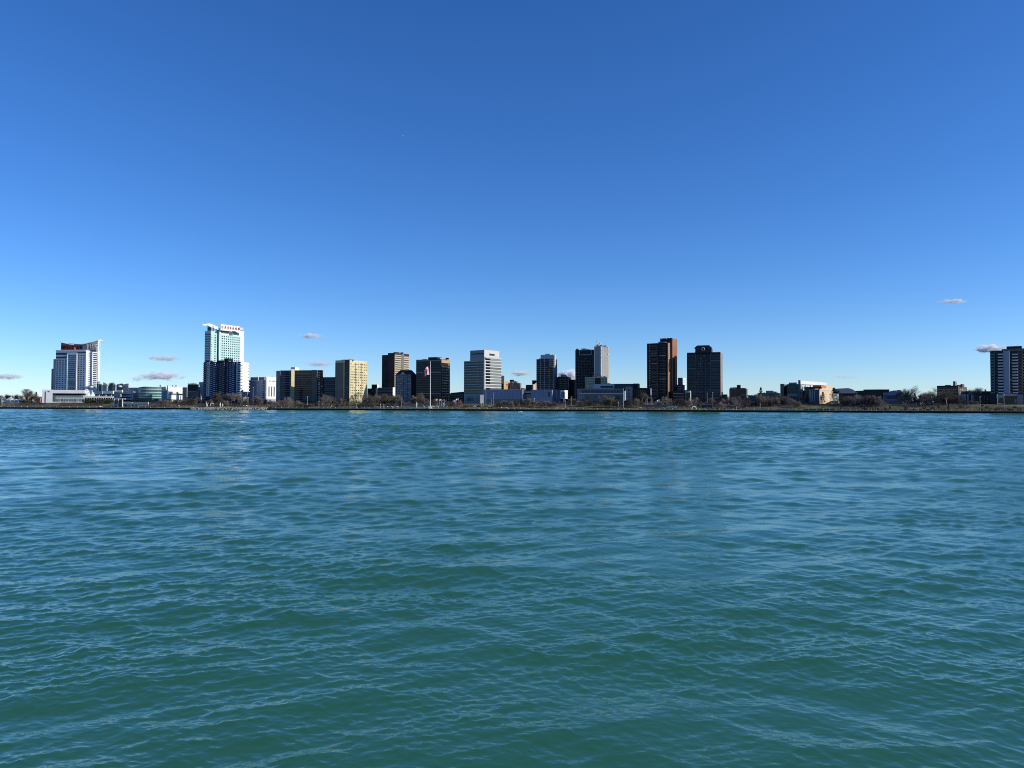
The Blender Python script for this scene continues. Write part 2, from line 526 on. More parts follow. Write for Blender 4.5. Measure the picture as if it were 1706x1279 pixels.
STEEL = mat('pale_steel', (0.62, 0.62, 0.60), 0.45, metal=0.0)
MIDGR = mat('mortar_grey_trim', (0.13, 0.135, 0.15), 0.8, 0.1, 0.2)
G_DARK = glass('dark_glass', (0.012, 0.016, 0.022), 0.08)
G_BLUE = glass('blue_glass', (0.02, 0.035, 0.055), 0.06, (0.16, 0.18, 0.2))
G_AQUA = glass('aqua_glass', (0.05, 0.12, 0.12), 0.12, (0.2, 0.33, 0.32))
G_GREEN = glass('green_grey_glass', (0.07, 0.11, 0.11), 0.2, (0.2, 0.24, 0.23))
G_SILV = glass('silver_green_glass', (0.16, 0.19, 0.17), 0.3, (0.26, 0.3, 0.27), rough=0.18)
G_LIT = glass('pale_blind_glass', (0.10, 0.10, 0.10), 0.45, (0.5, 0.48, 0.42), rough=0.3)

# ---- 1. hotel tower with the curved crown, far left
Y = shore(126, 95)
t = root('hotel_tower', 'white curved hotel tower with a sail shaped crown and dark rooftop sign, far left', 'hotel', 120, Y)
mb = Block(t, 'main_wall', mat('hotel_pale_panel', (.60, .62, .66), .65, .08, .1), 92, 142, 163, Y, 583, 653, r=8)
Block(t, 'stepped_wall', GREYP, 85, 92.3, 92.3, Y + 8, 614, 653, r=8, D=18)
Block(t, 'stepped_wall', GREYP, 88, 92.3, 92.3, Y + 6, 598, 653, r=8, D=16)
mb.grid('L', 4, 16, .0, .38, 598, 650, .52, .5, G_DARK)
mb.bands('L', 2, 0, .38, 586, 598, .5, G_BLUE)
mb.put('L', 0, 1, 582.6, 585, 'cornice', WHITE, .5)
mb.put('L', .395, .685, 588.5, 590.5, 'lintel', WHITE, .6)
for k in range(18):
    zz = 591 + k * 3.27
    mb.put('L', .40, .66, zz, zz + 2.2, 'window_band', G_GREEN, .35)
mb.posts('L', (.39, .70), .022, 589, 652, WHITE, out=.9)
mb.grid('L', 3, 19, .72, .98, 590, 650.5, .5, .5, G_DARK)
mb.put('L', .72, 1, 586, 587.6, 'window_band', G_DARK)
mb.put('R', 0, .19, 585, 653, 'pier', WHITE, .35)
mb.grid('R', 1, 20, .2, .42, 586, 649, .9, .45, G_SILV)
mb.put('R', .43, .55, 585, 653, 'pier', WHITE, .35)
mb.bands('R', 19, .55, .86, 586, 647, .58, G_BLUE)
mb.put('R', .86, 1, 583, 645, 'pier', WHITE, .35)
mb.balconies('R', 19, 1.0, 1.16, 586, 640, OFFW, .3, .3)
# crown: back wall, concave sail, lattice
cb = Block(t, 'sign_wall', GREYP, 100, 144, 160, Y + 4, 574.0, 583, r=8, slope=(570.2, 574.4))
cb.put('L', .02, .82, 575.2, 581.6, 'sign_panel', NEARBLACK, .25)
LP = cb.L
o_ = LP + (-cb.dl) * (cb.wl * .06) + Vector((-.1, -1.0))
text_letters('CAESARS', t, Vector((o_.x, o_.y, cb.z(581.4))), -cb.dl, 4.0, 0.35, mat('deep_red_sign_enamel', (.40, .02, .035), .45), total=cb.wl * .66)
def sail(rt, px0, px1, fn, thick, Yc, m, name, n=18, dep=10):
    base = Vector(rt.location); v, f = [], []
    for i in range(n + 1):
        px = px0 + (px1 - px0) * i / n
        top = fn(i / n)
        for dz in (0, thick):
            for dd in (0, dep):
                p = P(px, top + dz, Yc + (px - px0) * .12); v.append((p.x - base.x, p.y + dd - base.y, p.z - base.z))
        if i:
            a = 4 * (i - 1); b = 4 * i
            for p, q in ((0, 1), (1, 3), (3, 2), (2, 0)): f.append((a + p, a + q, b + q, b + p))
    f.append((0, 2, 3, 1)); f.append((4 * n, 4 * n + 1, 4 * n + 3, 4 * n + 2))
    return link(name, mesh(name, v, f, m), rt)
sail(t, 100, 164.5, lambda s: 568.6 + 5.0 * math.sin(math.pi * min(.5, s * 1.1)) - 8.5 * max(0, s - .4) ** 1.4 * 1.9, 1.1, Y + 4, WHITE, 'crown_rail')
Block(t, 'corner_tower', WHITE, 161.2, 162.2, 165.6, Y + 6, 566.5, 652, r=8, slope=(568, 563))
sail(t, 128, 160.5, lambda s: 575.2 - 4.4 * s ** 1.4, .6, Y + 6, OFFW, 'crown_rail')
sail(t, 128, 160.5, lambda s: 576.9 - 2.6 * s ** 1.4, .6, Y + 6, OFFW, 'crown_rail')
sail(t, 124, 160.5, lambda s: 578.6 - 1.0 * s ** 1.4, 4.6, Y + 6, OFFW, 'crown_wall')
for k in range(10):
    px = 132 + k * 3.0
    p = P(px, 579, Y + 6); q = P(px, 575.2 - 5.8 * max(0, (px - 132) / 28) ** 1.5, Y + 6)
    link('crown_post', boxmesh(0, .5, 0, .5, 0, round(max(2, q.z - p.z), 1), OFFW), t, (p.x - t.location.x, p.y - t.location.y, p.z - t.location.z))
for px, a, b in ((105.7, 565.4, 571), (165.6, 561, 584)):
    bm = bmesh.new(); p0, p1 = P(px, b, Y + 3), P(px, a, Y + 3)
    tube(bm, (0, 0, 0), (0, 0, p1.z - p0.z), .55, .2, 6)
    link('spire', finish(bm, 'spire', STEEL), t, p0 - Vector(t.location))

# ---- 2. white podium in front of it
Y = shore(110, 66)
t = root('podium_hall', 'low white hall with aqua glazing below the curved hotel tower', 'hall', 110, Y)
b = Block(t, 'end_wall', WHITE, 70, 87.5, 87.6, Y - 13, 648.8, None, r=-16, D=22, z0=7.4)
b.put('L', .26, .36, 652, 670.5, 'window', G_DARK)
b.put('L', .52, .72, 651.6, 653.2, 'louvre', NEARBLACK)
c = Block(t, 'roof_slab', WHITE, 87, 141, 146, Y + 2, 649.6, 655.2, r=-16, D=24)
d = Block(t, 'front_wall', OFFW, 87, 143, 146, Y + 5, 655, None, r=-16, D=22, z0=7.4)
d.put('L', .10, 1, 655.6, 658.2, 'window_band', NEARBLACK, .3)  # black strip painted in for the shaded gap below the roof slab
d.put('L', .0, .10, 655.6, 668.6, 'window', G_GREEN, .3)
d.bands('L', 2, .1, .92, 658.4, 664, .72, G_AQUA)
d.grid('L', 12, 1, .02, .95, 664.4, 669, .85, .9, G_GREEN)
t = root('terrace_colonnade', 'cream terrace colonnade with planted bays right of the white podium hall', 'colonnade', 165, Y - 6)
b = Block(t, 'roof_slab', OFFW, 141, 188, 190, Y - 6, 660.2, 662.6, r=-16, D=12)
c = Block(t, 'back_wall', TEALD, 141, 187, 188, Y + 1, 662.6, None, r=-16, D=6, z0=7.4)
for u in np.linspace(.0, 1, 13): b.posts('L', [u], .018, 662.6, 670, OFFW, 'column', .1)
b.posts('L', (.02, .2, .52, .76, .95), .03, 657.6, 660.2, WHITE, 'roof_vent', .1)
b.grid('L', 9, 1, .3, .99, 664.2, 669, .6, .9, G_GREEN, out=-3)

# ---- 3. folded roof casino hall
Y = shore(190, 100)
t = root('zigzag_roof_hall', 'glass hall with a white edged zigzag folded roof right of the curved hotel', 'hall', 190, Y)
for xl, xc, xr, tc, tl, tr, m in ((161, 163, 171.5, 638, 639, 641, TEALD), (171.5, 178, 181.5, 640, 637, 641.8, OFFW), (181, 187, 188, 637.6, 642, 637, TEALD),
                                  (188, 192.5, 194, 641, 637, 642, OFFW), (194, 204, 205, 639, 642, 638.5, TEALD), (205, 214, 216, 639, 642, 638.4, OFFW)):
    b = Block(t, 'roof_fold', m, xl, xc, xr, Y, tc, 652, r=10, slope=(tl, tr))
    e = Block(t, 'ridge_cap', WHITE, xl, xc, xr, Y - .6, tc - .7, tc + .5, r=10, slope=(tl - .7, tr - .7), D=2)
    if m is TEALD:
        b.put('L', .1, .95, 645, 651, 'window', G_BLUE, .2)
    else:
        b.grid('L', 3, 2, .04, .96, 641.5, 651.5, .86, .88, G_SILV, out=.2)
w1 = Block(t, 'front_wall', PALEBLUE, 158, 222, 232, Y - 8, 652, None, r=10, z0=7.4)
w1.bands('L', 3, .02, .98, 655, 669, .45, G_BLUE)
Block(t, 'canopy', WHITE, 171, 188, 191, Y - 14, 650.8, 655.6, r=10, D=9, slope=(650.8, 650.8))
Block(t, 'canopy', WHITE, 194, 203, 205, Y - 14, 649.4, 653.4, r=10, D=9)
Block(t, 'canopy', PALEBLUE, 157, 170, 171, Y - 13, 651.4, 656.4, r=10, D=9)
Block(t, 'porch_wall', STONE, 186, 200, 203, Y - 16, 656, None, r=10, z0=7.4, D=8)
Block(t, 'porch_roof', WHITE, 150, 153, 154, Y - 16, 650, 657, r=10, D=8)
for px, py in ((152.5, 644.5), (200, 643.5)):
    p = P(px, py, Y - 10)
    bm = bmesh.new(); bmesh.ops.create_uvsphere(bm, u_segments=12, v_segments=6, radius=2.6)
    bmesh.ops.scale(bm, vec=(1, 1, .5), verts=bm.verts)
    link('roof_dome', finish(bm, 'roof_dome', WHITE, True), t, p - Vector(t.location))

# ---- 4. park pavilion near the quay
Y = shore(218, 18)
t = root('park_pavilion', 'long cream park pavilion with open bays beside the quay', 'pavilion', 218, Y)
b = Block(t, 'wall', OFFW, 205, 247, 248, Y, 669.4, None, r=14, D=7, z0=2.2)
b.grid('L', 3, 1, .66, .92, 673.5, 678, .6, .9, WHITE, 'door')
b.put('L', .63, .94, 672.6, 673.4, 'lintel', REDS, .4)
b.grid('L', 4, 1, .05, .6, 673.5, 677.6, .5, .8, G_DARK)
c = Block(t, 'porch', MIDGR, 191, 205, 205.5, Y + 2, 664, None, r=14, D=6, z0=2.2)
Block(t, 'porch_roof', WHITE, 190, 208, 209, Y + 1, 663, 665.3, r=14, D=8)
Block(t, 'porch_floor', WHITE, 190, 220, 221, Y - .2, 670.2, 671.5, r=14, D=8)
c.posts('L', (.0, .5, .98), .05, 664, 678, OFFW, 'column', 1.2)
c.grid('L', 2, 2, .02, .98, 665.5, 678, .7, .6, G_DARK, out=.3)

# ---- 5. round glass building
Y = shore(252, 85)
t = root('round_glass_hall', 'round teal glass hall with pale floor bands between the zigzag roof and the white block', 'hall', 252, Y)
def drum(rt, name, m, pxc, Yc, rpx, top, bot, n=28):
    rad = rpx * Yc / F
    p, q = P(pxc, top, Yc), P(pxc, bot, Yc)
    pts = [(math.cos(2 * math.pi * i / n) * rad, math.sin(2 * math.pi * i / n) * rad) for i in range(n)]
    return link(name, prism(pts, q.z - rt.location.z, p.z - rt.location.z, m), rt, (p.x - rt.location.x, p.y - rt.location.y, 0))
drum(t, 'core_wall', TEALD, 252, Y + 20, 18.5, 645, 672)
for a, b_ in ((646, 648.6), (649.6, 653), (654.6, 657.6), (659, 661.6), (663, 668)):
    drum(t, 'glass_band', G_AQUA if a > 649 else G_GREEN, 252, Y + 20, 19.2, a, b_)
for a, b_ in ((648.6, 649.6), (653, 654.6), (657.6, 659), (661.6, 663)):
    drum(t, 'floor_band', mat('teal_spandrel', (.36, .46, .47), .4), 252, Y + 20, 19.6, a, b_)
drum(t, 'roof_disc', OFFW, 252, Y + 20, 14, 644.2, 645)
Block(t, 'rear_wing', GREYP, 214, 236, 237, Y + 30, 645.5, None, r=10, z0=7.4)

# ---- 6. white block
Y = shore(290, 80)
t = root('white_block_building', 'plain white blocky building with one dark window slot beside the round glass hall', 'building', 290, Y)
b = Block(t, 'wall', WHITE, 278, 280, 304.5, Y, 643.6, 665, r=22, D=20)
c = Block(t, 'wall', WHITE, 281, 282, 311.5, Y - 6, 652, 665.2, r=22, D=20)
c.put('R', .02, .8, 655.2, 657.8, 'window', G_SILV, .15)
c.put('R', .5, .78, 655.6, 657.5, 'window', G_DARK, .25)
Block(t, 'wall', OFFW, 269, 276, 283, Y + 10, 644, None, r=22, z0=7.4)
Block(t, 'wall', GREYP, 270, 279, 282, Y + 2, 651, None, r=22, z0=7.4)
d = Block(t, 'ground_floor', BROWN, 280, 282, 311, Y - 4, 664.8, None, r=22, z0=7.4)
d.grid('R', 10, 1, .05, .95, 666, 669.5, .6, .8, G_LIT)
for px in (279.5, 287.5, 293): Block(t, 'roof_unit', OFFW if px < 285 else MIDGR, px - 1, px, px + 1, Y + 8, 641.6, 644, r=22, D=3)
drum(t, 'roof_dome', WHITE, 269, Y + 12, 2.8, 641, 644.2, 12)

# ---- 7. dark screen block with letters on the roof
Y = shore(321, 75)
t = root('screen_building', 'dark block with a big screen and a row of letters standing on its roof', 'building', 321, Y)
b = Block(t, 'wall', MIDGR, 312.5, 328.8, 331, Y, 640, None, r=14, D=12, z0=7.4)
b.put('L', .02, .98, 640.2, 650.6, 'screen', BLACKS, .4)
b.put('L', .0, 1.0, 651.4, 660.8, 'screen_frame', GREYP, .3)
b.put('L', .05, .95, 652.4, 660.2, 'screen', mat('grey_screen_picture', (.075, .085, .085), .35, .8, .12), .5)
Block(t, 'rear_wall', STONE, 304, 311, 313, Y + 16, 645, None, r=14, z0=7.4)
Block(t, 'base_wall', BROWN, 311, 331, 333, Y - 4, 661.5, None, r=14, z0=7.4, D=5)
o_ = b.L + (-b.dl) * .3
text_letters('CAESARS', t, Vector((o_.x, o_.y + 1, b.z(640))), -b.dl, 1.75, .4, BLACKS)
Y = shore(338, 90)
t = root('tapered_wall_building', 'narrow grey block with a slanting left edge beside the navy apartment tower', 'building', 338, Y)
b = Block(t, 'wall', PALEBLUE, 331, 345, 346, Y, 636, None, r=14, slope=(636.4, 636.4), z0=7.4)
for v in b.o.data.vertices:
    if v.co.z < 5 and v.co.x < 0: v.co.x += 5.0
c = Block(t, 'wing', TEALD, 327, 334, 335, Y + 6, 644.5, None, r=14, z0=7.4)
c.bands('L', 4, .1, .9, 646, 664, .4, G_BLUE)

# ---- 8. tallest white and aqua hotel tower
Y = shore(370, 130)
t = root('tall_hotel_tower', 'tallest white and aqua hotel tower with red letters on its white roof sign', 'hotel', 372, Y)
b = Block(t, 'wing_wall', AQUA, 340, 350, 360.5, Y - 3, 551, 660, r=25)
b.bands('L', 13, .0, .95, 554.5, 606, .48, G_GREEN)
b.grid('R', 1, 13, .52, .85, 556, 606, .62, .5, G_DARK)
b.grid('R', 1, 13, .02, .2, 556, 606, .8, .3, G_GREEN)
b.put('R', -.02, .02, 551, 640, 'corner_pier', WHITE, .3)
Block(t, 'roof_room', GREYP, 344, 350.5, 354.5, Y + 2, 543, 551, r=25).bands('L', 1, .1, .9, 545, 550, .8, G_BLUE)
# overhanging fin roof
v = [P(336.6, 540.4, Y - 12), P(341, 542.6, Y - 12), P(346, 541.6, Y - 6), P(361, 550, Y + 12), P(361, 545, Y + 14), P(347, 538.8, Y + 2)]
v = [p - Vector(t.location) for p in v] + [p - Vector(t.location) + Vector((0, 5, 1.0)) for p in v]
link('fin_roof', mesh('fin_roof', v, [(0, 1, 2, 3, 4, 5)[::-1], (6, 7, 8, 9, 10, 11)] + [(i, (i + 1) % 6, 6 + (i + 1) % 6, 6 + i) for i in range(6)], WHITE), t)
Block(t, 'recess_wall', GREYP, 359, 361.5, 364.5, Y + 16, 549, 660, r=25)
c = Block(t, 'main_wall', WHITE, 362.8, 364.2, 405.5, Y + 6, 546.5, 660, r=25)
c.put('R', .04, .845, 556.5, 640, 'curtain_wall', AQUA, .12)
c.grid('R', 9, 16, .07, .83, 557.5, 620, .50, .46, G_BLUE, out=.2)
c.put('R', .06, .36, 550.6, 554.2, 'window_band', G_GREEN, .3)
c.put('R', .55, .78, 550.4, 555, 'window_band', G_AQUA, .3)
s_ = Block(t, 'sign_panel', WHITE, 365.2, 366, 398.5, Y + 2, 539.6, 549.8, r=25, D=3)
o_ = s_.C + s_.dr * (s_.wr * .05) + Vector((.45, -.55))
text_letters('CAESARS', t, Vector((o_.x, o_.y, s_.z(546.0))), s_.dr, 3.3, 1, mat('light_red_letters', (.55, .09, .08), .5), total=s_.wr * .9)
Block(t, 'roof_room', OFFW, 396, 398, 404, Y + 18, 545.2, 549, r=25)

# ---- 9. navy apartment tower in front of it
Y = shore(375, 62)
t = root('navy_apartment_tower', 'deep navy apartment tower with white balcony stacks below the tallest white hotel', 'apartment tower', 375, Y)
b = Block(t, 'main_wall', NAVY, 338.6, 400.5, 414.3, Y, 602.3, None, r=14, z0=7.4)
wr = b
b.put('R', -.01, 1, 602.6, 652, 'side_wall', WHITE, .25)
b.put('L', .09, .17, 602, 660, 'white_pier', OFFW, .4)
b.grid('L', 1, 20, .10, .15, 604, 660, .7, .5, G_DARK, out=.6)
b.balconies('L', 20, .0, .08, 602.5, 668, STONE, 1.4, .34)
for u0, u1, m in ((.20, .335, PALEBLUE), (.45, .575, STONE), (.715, .84, PALEBLUE)):
    b.put('L', u0 - .015, u1 + .015, 603, 669, 'balcony_recess', NEARBLACK if m is STONE else NAVY, .2)
    b.balconies('L', 20, u0, (u0 + u1) / 2 - .01, 603.5, 668.5, m, 1.6, .30)
    b.balconies('L', 20, (u0 + u1) / 2 + .012, u1, 602.0, 667, m, 1.6, .36)
b.grid('L', 1, 20, .35, .37, 603.5, 668, .8, .4, G_LIT)
b.grid('L', 1, 20, .63, .66, 603.5, 668, .8, .4, G_LIT)
b.put('L', .885, .92, 602, 658, 'white_pier', PALEBLUE, .5)
b.balconies('L', 19, .93, 1.0, 603, 660, OFFW, 1.5, .4)
b.balconies('R', 10, -.12, .16, 603.5, 652, GREYP, .9, .22)
b.balconies('R', 10, .86, 1.08, 603.5, 652, OFFW, .9, .22)
b.put('R', 0, .9, 652.2, 668, 'lower_wall', GREYP, .3)
c = Block(t, 'penthouse', CHAR, 361, 372, 386.5, Y + 9, 600, 602.5, r=14)
Block(t, 'penthouse', NEARBLACK, 373, 379, 387.5, Y + 10, 596.6, 602.5, r=14)
Block(t, 'penthouse', CHAR, 342, 347, 351, Y + 9, 600.2, 602.5, r=14)

# ---- 10. white low-rise with masts
Y = shore(438, 95)
t = root('white_office_building', 'white office building with lit pilasters between the navy and the brown striped blocks', 'office', 438, Y)
b = Block(t, 'wall', PALEBLUE, 414, 443.5, 461, Y, 632.5, None, r=20, z0=7.4)  # grey-blue puts the shade on the white left side into colour
b.grid('L', 1, 9, .78, .92, 634, 664, .8, .55, G_DARK)
b.put('L', .0, .5, 632.8, 634.2, 'cornice', WHITE, .6)
b.posts('L', (.545, .99), .022, 626, 664, WHITE, 'mast', .6)
b.put('R', 0, 1, 627.5, 664, 'side_wall', WHITE, .5)
b.posts('R', (.22, .47, .71), .075, 643.5, 660, G_DARK, 'window', .8)
b.grid('R', 6, 1, .2, .95, 633.4, 635, .6, .8, G_DARK, out=.7)
Block(t, 'roof_room', STONE, 417, 440, 443, Y + 8, 628, 633, r=20)
b.posts('R', (.2, .62), .04, 624.5, 628, WHITE, 'mast', .2)

# ---- 11. brown striped mid-rise
Y = shore(500, 72)
t = root('striped_apartment_block', 'wide brown apartment block with pale floor stripes and one tan sunlit pier', 'apartment block', 500, Y)
b = Block(t, 'left_wall', TAUPE, 460, 466.3, 466.8, Y - 1, 617.5, None, r=12, z0=7.4)
b.put('L', 0, 1, 618, 669, 'end_wall', STONE, .3)
m_ = Block(t, 'main_wall', DKBROWN, 465.5, 536, 538, Y, 616.4, None, r=12, z0=7.4)
U = lambda px: (px - 465.5) / (536 - 465.5)
m_.grid('L', 1, 13, U(467), U(469), 618, 668, .9, .55, G_DARK)
m_.bands('L', 13, U(466), U(483), 617, 668, .62, G_BLUE)
m_.bands('L', 13, U(466), U(483), 617, 668, .24, GREYP, 'floor_band', .5, off=0)
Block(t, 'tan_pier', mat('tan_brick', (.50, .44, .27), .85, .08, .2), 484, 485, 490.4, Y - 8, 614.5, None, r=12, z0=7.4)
m_.bands('L', 14, U(491), U(520), 617, 669, .30, TAUPE, 'balcony', 1.6, off=.62)
m_.bands('L', 14, U(491), U(520), 617, 669, .55, G_DARK, 'window_band', .1, off=.15)
m_.put('L', U(520.5), U(529), 616.2, 669, 'brown_pier', mat('grey_brown_brick', (.15, .125, .115), .85, .1, .2), 1.9)
m_.balconies('L', 13, U(530), U(533), 617.5, 668, OFFW, .5, .25)
m_.grid('L', 2, 13, U(530), U(538), 617.5, 668, .7, .55, G_DARK)
Block(t, 'penthouse', WHITE, 484, 491, 498, Y + 9, 611.5, 617, r=12)
# ---- 12. low dark block
Y = shore(548, 80)
t = root('dark_low_rise', 'dark low rise with faint grey stripes left of the yellow tower', 'building', 548, Y)
b = Block(t, 'wall', CHAR, 536, 557, 559.5, Y, 628, None, r=16, z0=7.4)
b.bands('L', 5, 0, 1, 630, 664, .45, G_BLUE)
b.bands('L', 5, 0, 1, 630, 664, .14, MIDGR, 'floor_band', .3, off=0)
# ---- 13. yellow tower
Y = shore(585, 55)
t = root('yellow_apartment_tower', 'sunlit yellow apartment tower with a brown shaded left side', 'apartment tower', 585, Y)
b = Block(t, 'main_wall', YELLOW, 558.4, 582, 611.5, Y, 599.5, None, r=26, z0=7.4)
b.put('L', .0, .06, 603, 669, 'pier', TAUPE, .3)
b.put('L', .06, .6, 603.5, 669, 'shaded_wall', TAUPE, .1)  # taupe puts the shade of this yellow side into its colour
b.grid('L', 1, 13, .14, .32, 604, 667, .9, .5, G_DARK)
b.grid('L', 1, 13, .38, .58, 604, 667, .9, .5, G_GREEN)
b.put('L', .61, .66, 604, 668, 'corner_pier', BEIGE, 1.1)
b.grid('L', 1, 13, .74, .92, 604, 667, .9, .5, G_DARK)
b.put('L', .67, 1.0, 599.6, 669, 'shaded_brown_wall', BROWN, .04)  # brown carries the same painted shade on to the corner
b.grid('R', 9, 13, .03, .99, 603.5, 661, .5, .42, glass('amber_glass', (.05, .04, .025), .3, (.3, .24, .13)), skip=.12)
b.posts('R', (.34, .66), .02, 603, 664, BEIGE, 'pier', .5)
Block(t, 'penthouse', CHAR, 568, 583, 590, Y + 8, 598.6, 601, r=26)
for px in (585, 588.5): Block(t, 'roof_unit', BEIGE, px - 1.2, px, px + 1.3, Y + 4, 598, 601, r=26, D=4)
# ---- 14. low buildings between yellow and brown towers
Y = shore(630, 150)
t = root('small_dark_office', 'small dark office right of the yellow tower behind bare trees', 'office', 624, Y)
b = Block(t, 'wall', CHAR, 612, 626, 629, Y, 646.8, None, r=24, z0=7.4)
b.grid('L', 4, 3, .05, .95, 648.5, 664, .7, .5, G_BLUE)
c = Block(t, 'upper_wall', NEARBLACK, 619, 628, 631, Y + 8, 640.2, None, r=24, z0=7.4)
c.grid('L', 3, 2, .1, .9, 641.5, 648, .7, .5, G_BLUE)
c.put('R', 0, 1, 640.3, 648.6, 'white_wall', WHITE, .2)
t = root('parking_deck', 'grey parking deck with a bright white end wall below the tall brown tower', 'parking deck', 642, Y - 45)
b = Block(t, 'wall', MIDGR, 629, 654.2, 657.8, Y - 45, 645.3, None, r=22, z0=7.4)
b.grid('L', 9, 4, .02, .98, 646.3, 666, .62, .5, NEARBLACK, 'opening')
b.put('R', -.02, 1, 645, 659, 'white_wall', WHITE, .3)
# ---- 15. tall brown tower
Y = shore(660, 120)
t = root('tall_brown_tower', 'tall brown brick tower with a beige balcony side behind the slate roofed block', 'apartment tower', 658, Y)
Block(t, 'left_wall', CHAR, 636, 646.5, 650, Y + 6, 591, None, r=28, z0=7.4)
b = Block(t, 'main_wall', mat('plum_brown_brick', (.062, .042, .038), .88, .15, .15), 645.8, 657.2, 681, Y, 587.6, None, r=28, z0=7.4)
b.put('R', .0, .46, 590.5, 660, 'balcony_wall', BEIGE, .12)
b.bands('R', 15, .02, .43, 591, 645, .42, glass('brown_glass', (.07, .05, .03), .1), 'window_band', .2)
b.put('R', .46, .62, 588.2, 660, 'brown_pier', TAUPE, .6)
b.put('R', .62, 1.0, 592, 660, 'balcony_wall', BEIGE, .12)
b.bands('R', 14, .64, .98, 593, 645, .42, glass('brown_glass', (.07, .05, .03), .1), 'window_band', .2)
Block(t, 'penthouse', CHAR, 655, 659, 664, Y + 6, 586.4, 588, r=28)
# ---- 16. slate roofed blue grey block
Y = shore(676, 92)
t = root('mansard_block', 'blue grey apartment block with black gabled mansard roof beside the black tower', 'apartment block', 676, Y)
b = Block(t, 'wall', mat('slate_blue_panel', (.125, .15, .20), .7, .1, .1), 659, 685, 693.5, Y, 623.5, None, r=20, z0=7.4)
b.put('R', 0, 1, 623.5, 669, 'side_wall', CHAR, .1)
b.grid('L', 8, 14, .04, .98, 625, 667, .45, .48, G_LIT)
b.posts('L', (.02, .5, .74), .03, 624, 668, mat('slate_blue_panel', (.2, .23, .3)), 'pier', .7)
# hipped roof with a gable
base = Vector(t.location); zt, zr = b.zt - base.z, P(685, 615.8, Y).z - base.z
B4 = [Vector((*(p - base.to_2d()), zt)) for p in (b.L, b.C, b.Rr, b.L + b.dr * b.wr)]
cen = sum(B4, Vector()) / 4
T4 = [Vector((*(cen + (p - cen) * .55).to_2d(), zr)) for p in B4]
link('roof', mesh('roof', B4 + T4, [(0, 1, 5, 4), (1, 2, 6, 5), (2, 3, 7, 6), (3, 0, 4, 7), (4, 5, 6, 7)], CHAR), t)
g0 = B4[0].lerp(B4[1], .30); g1 = B4[0].lerp(B4[1], .62); gp = B4[0].lerp(B4[1], .46) + Vector((0, 0, (zr - zt) * .55))
inn = Vector((b.dr.x, b.dr.y, 0)) * 5; ou = Vector((b.dr.x, b.dr.y, 0)) * -.4
link('gable', mesh('gable', [g0 + ou, g1 + ou, gp + ou, g0 + inn, g1 + inn, gp + inn], [(0, 1, 2), (0, 2, 5, 3), (1, 4, 5, 2)], PALEBLUE), t)
# ---- 17. black tower behind the flag
Y = shore(720, 85)
t = root('black_tower', 'black office tower with a tan top corner behind the big flag', 'office tower', 720, Y)
b = Block(t, 'main_wall', NEARBLACK, 693, 735, 749.6, Y, 598, None, r=24, z0=7.4)
b.bands('L', 17, .01, .99, 600, 667, .3, mat('black_spandrel', (.04, .042, .05), .5), 'spandrel', .15)
b.bands('L', 17, .01, .99, 600, 667, .5, G_DARK, 'window_band', .1, off=0.02)
b.posts('L', (.995,), .02, 598, 668, TAUPE, 'corner_pier', .4)
b.put('R', .0, 1, 598.4, 604, 'tan_band', mat('tan_cladding', (.44, .31, .18), .8, .1), .4)
b.grid('R', 4, 14, .06, .97, 604, 667, .42, .5, glass('painted_glint_window', (.03, .025, .025), .2, (.4, .38, .34)), out=.25)  # pale panes put the white glints of this side into colour
b.posts('R', (.0, .27, .5, .75), .05, 604, 668, DKBROWN, 'pier', .5)
c = Block(t, 'penthouse', NEARBLACK, 713, 728, 736, Y + 6, 594.6, 598.3, r=24)
Block(t, 'roof_unit', BEIGE, 727, 733, 738, Y + 5, 596.4, 598.3, r=24)
Block(t, 'roof_unit', NEARBLACK, 742, 745.6, 747.6, Y + 8, 595.8, 598.5, r=24)
def mast(rt, px, top, bot, Yc, rad=.22, m=STEEL, name='antenna'):
    bm = bmesh.new(); p0, p1 = P(px, bot, Yc), P(px, top, Yc)
    tube(bm, (0, 0, 0), (0, 0, p1.z - p0.z), rad, rad * .5, 5)
    return link(name, finish(bm, name, m), rt, p0 - Vector(rt.location))
for px, a in ((723, 584), (725.4, 586), (695, 594)): mast(t, px, a, 598, Y + 8, .12)
# low dark wing right of it
Y = shore(760, 90)
t = root('dark_wing_building', 'low dark wing with a rising roof between the black tower and the banded glass office', 'building', 760, Y)
b = Block(t, 'wall', CHAR, 749, 772, 774.5, Y, 653.6, None, r=16, slope=(656, 652), z0=7.4)
b.bands('L', 3, .04, .98, 656, 668, .4, G_BLUE)
# ---- 19. banded glass office
Y = shore(800, 78)
t = root('banded_glass_office', 'glass office with white floor bands and a white sunlit right side', 'office', 804, Y)
b = Block(t, 'left_wall', PALEBLUE, 773, 806.5, 834.8, Y, 600, None, r=38, z0=7.4)  # left side of a white block, its shade put into the grey-blue
b.bands('L', 13, .0, .955, 601, 657, .66, G_DARK, 'window_band', .15)
b.bands('L', 13, .0, 1.0, 601, 657, .16, PALEBLUE, 'floor_band', .35, off=0)
b.posts('L', (.68, .81, .9), .018, 600, 657, GREYP, 'mullion', .28)
b.put('R', .0, .06, 599, 652, 'corner_pier', OFFW, .5)
b.bands('R', 11, .06, .34, 595.5, 650, .62, G_DARK, 'window_band', .3)
b.bands('R', 11, .34, 1.0, 595.5, 650, .56, G_SILV, 'window_band', .3)
b.bands('R', 11, .06, 1.0, 595.5, 650, .30, OFFW, 'floor_band', .5, off=0)
b.bands('L', 2, .05, .9, 660, 669, .6, G_GREEN)
c = Block(t, 'crown_wall', mat('shaded_crown_panel', (.2, .225, .30), .6, .08, .1), 783, 806.5, 831, Y + .2, 582.6, 600.5, r=38)  # dark tone paints the shade on the left of the white crown
c.put('L', 0, 1, 595.6, 599.8, 'window_band', G_DARK, .15)
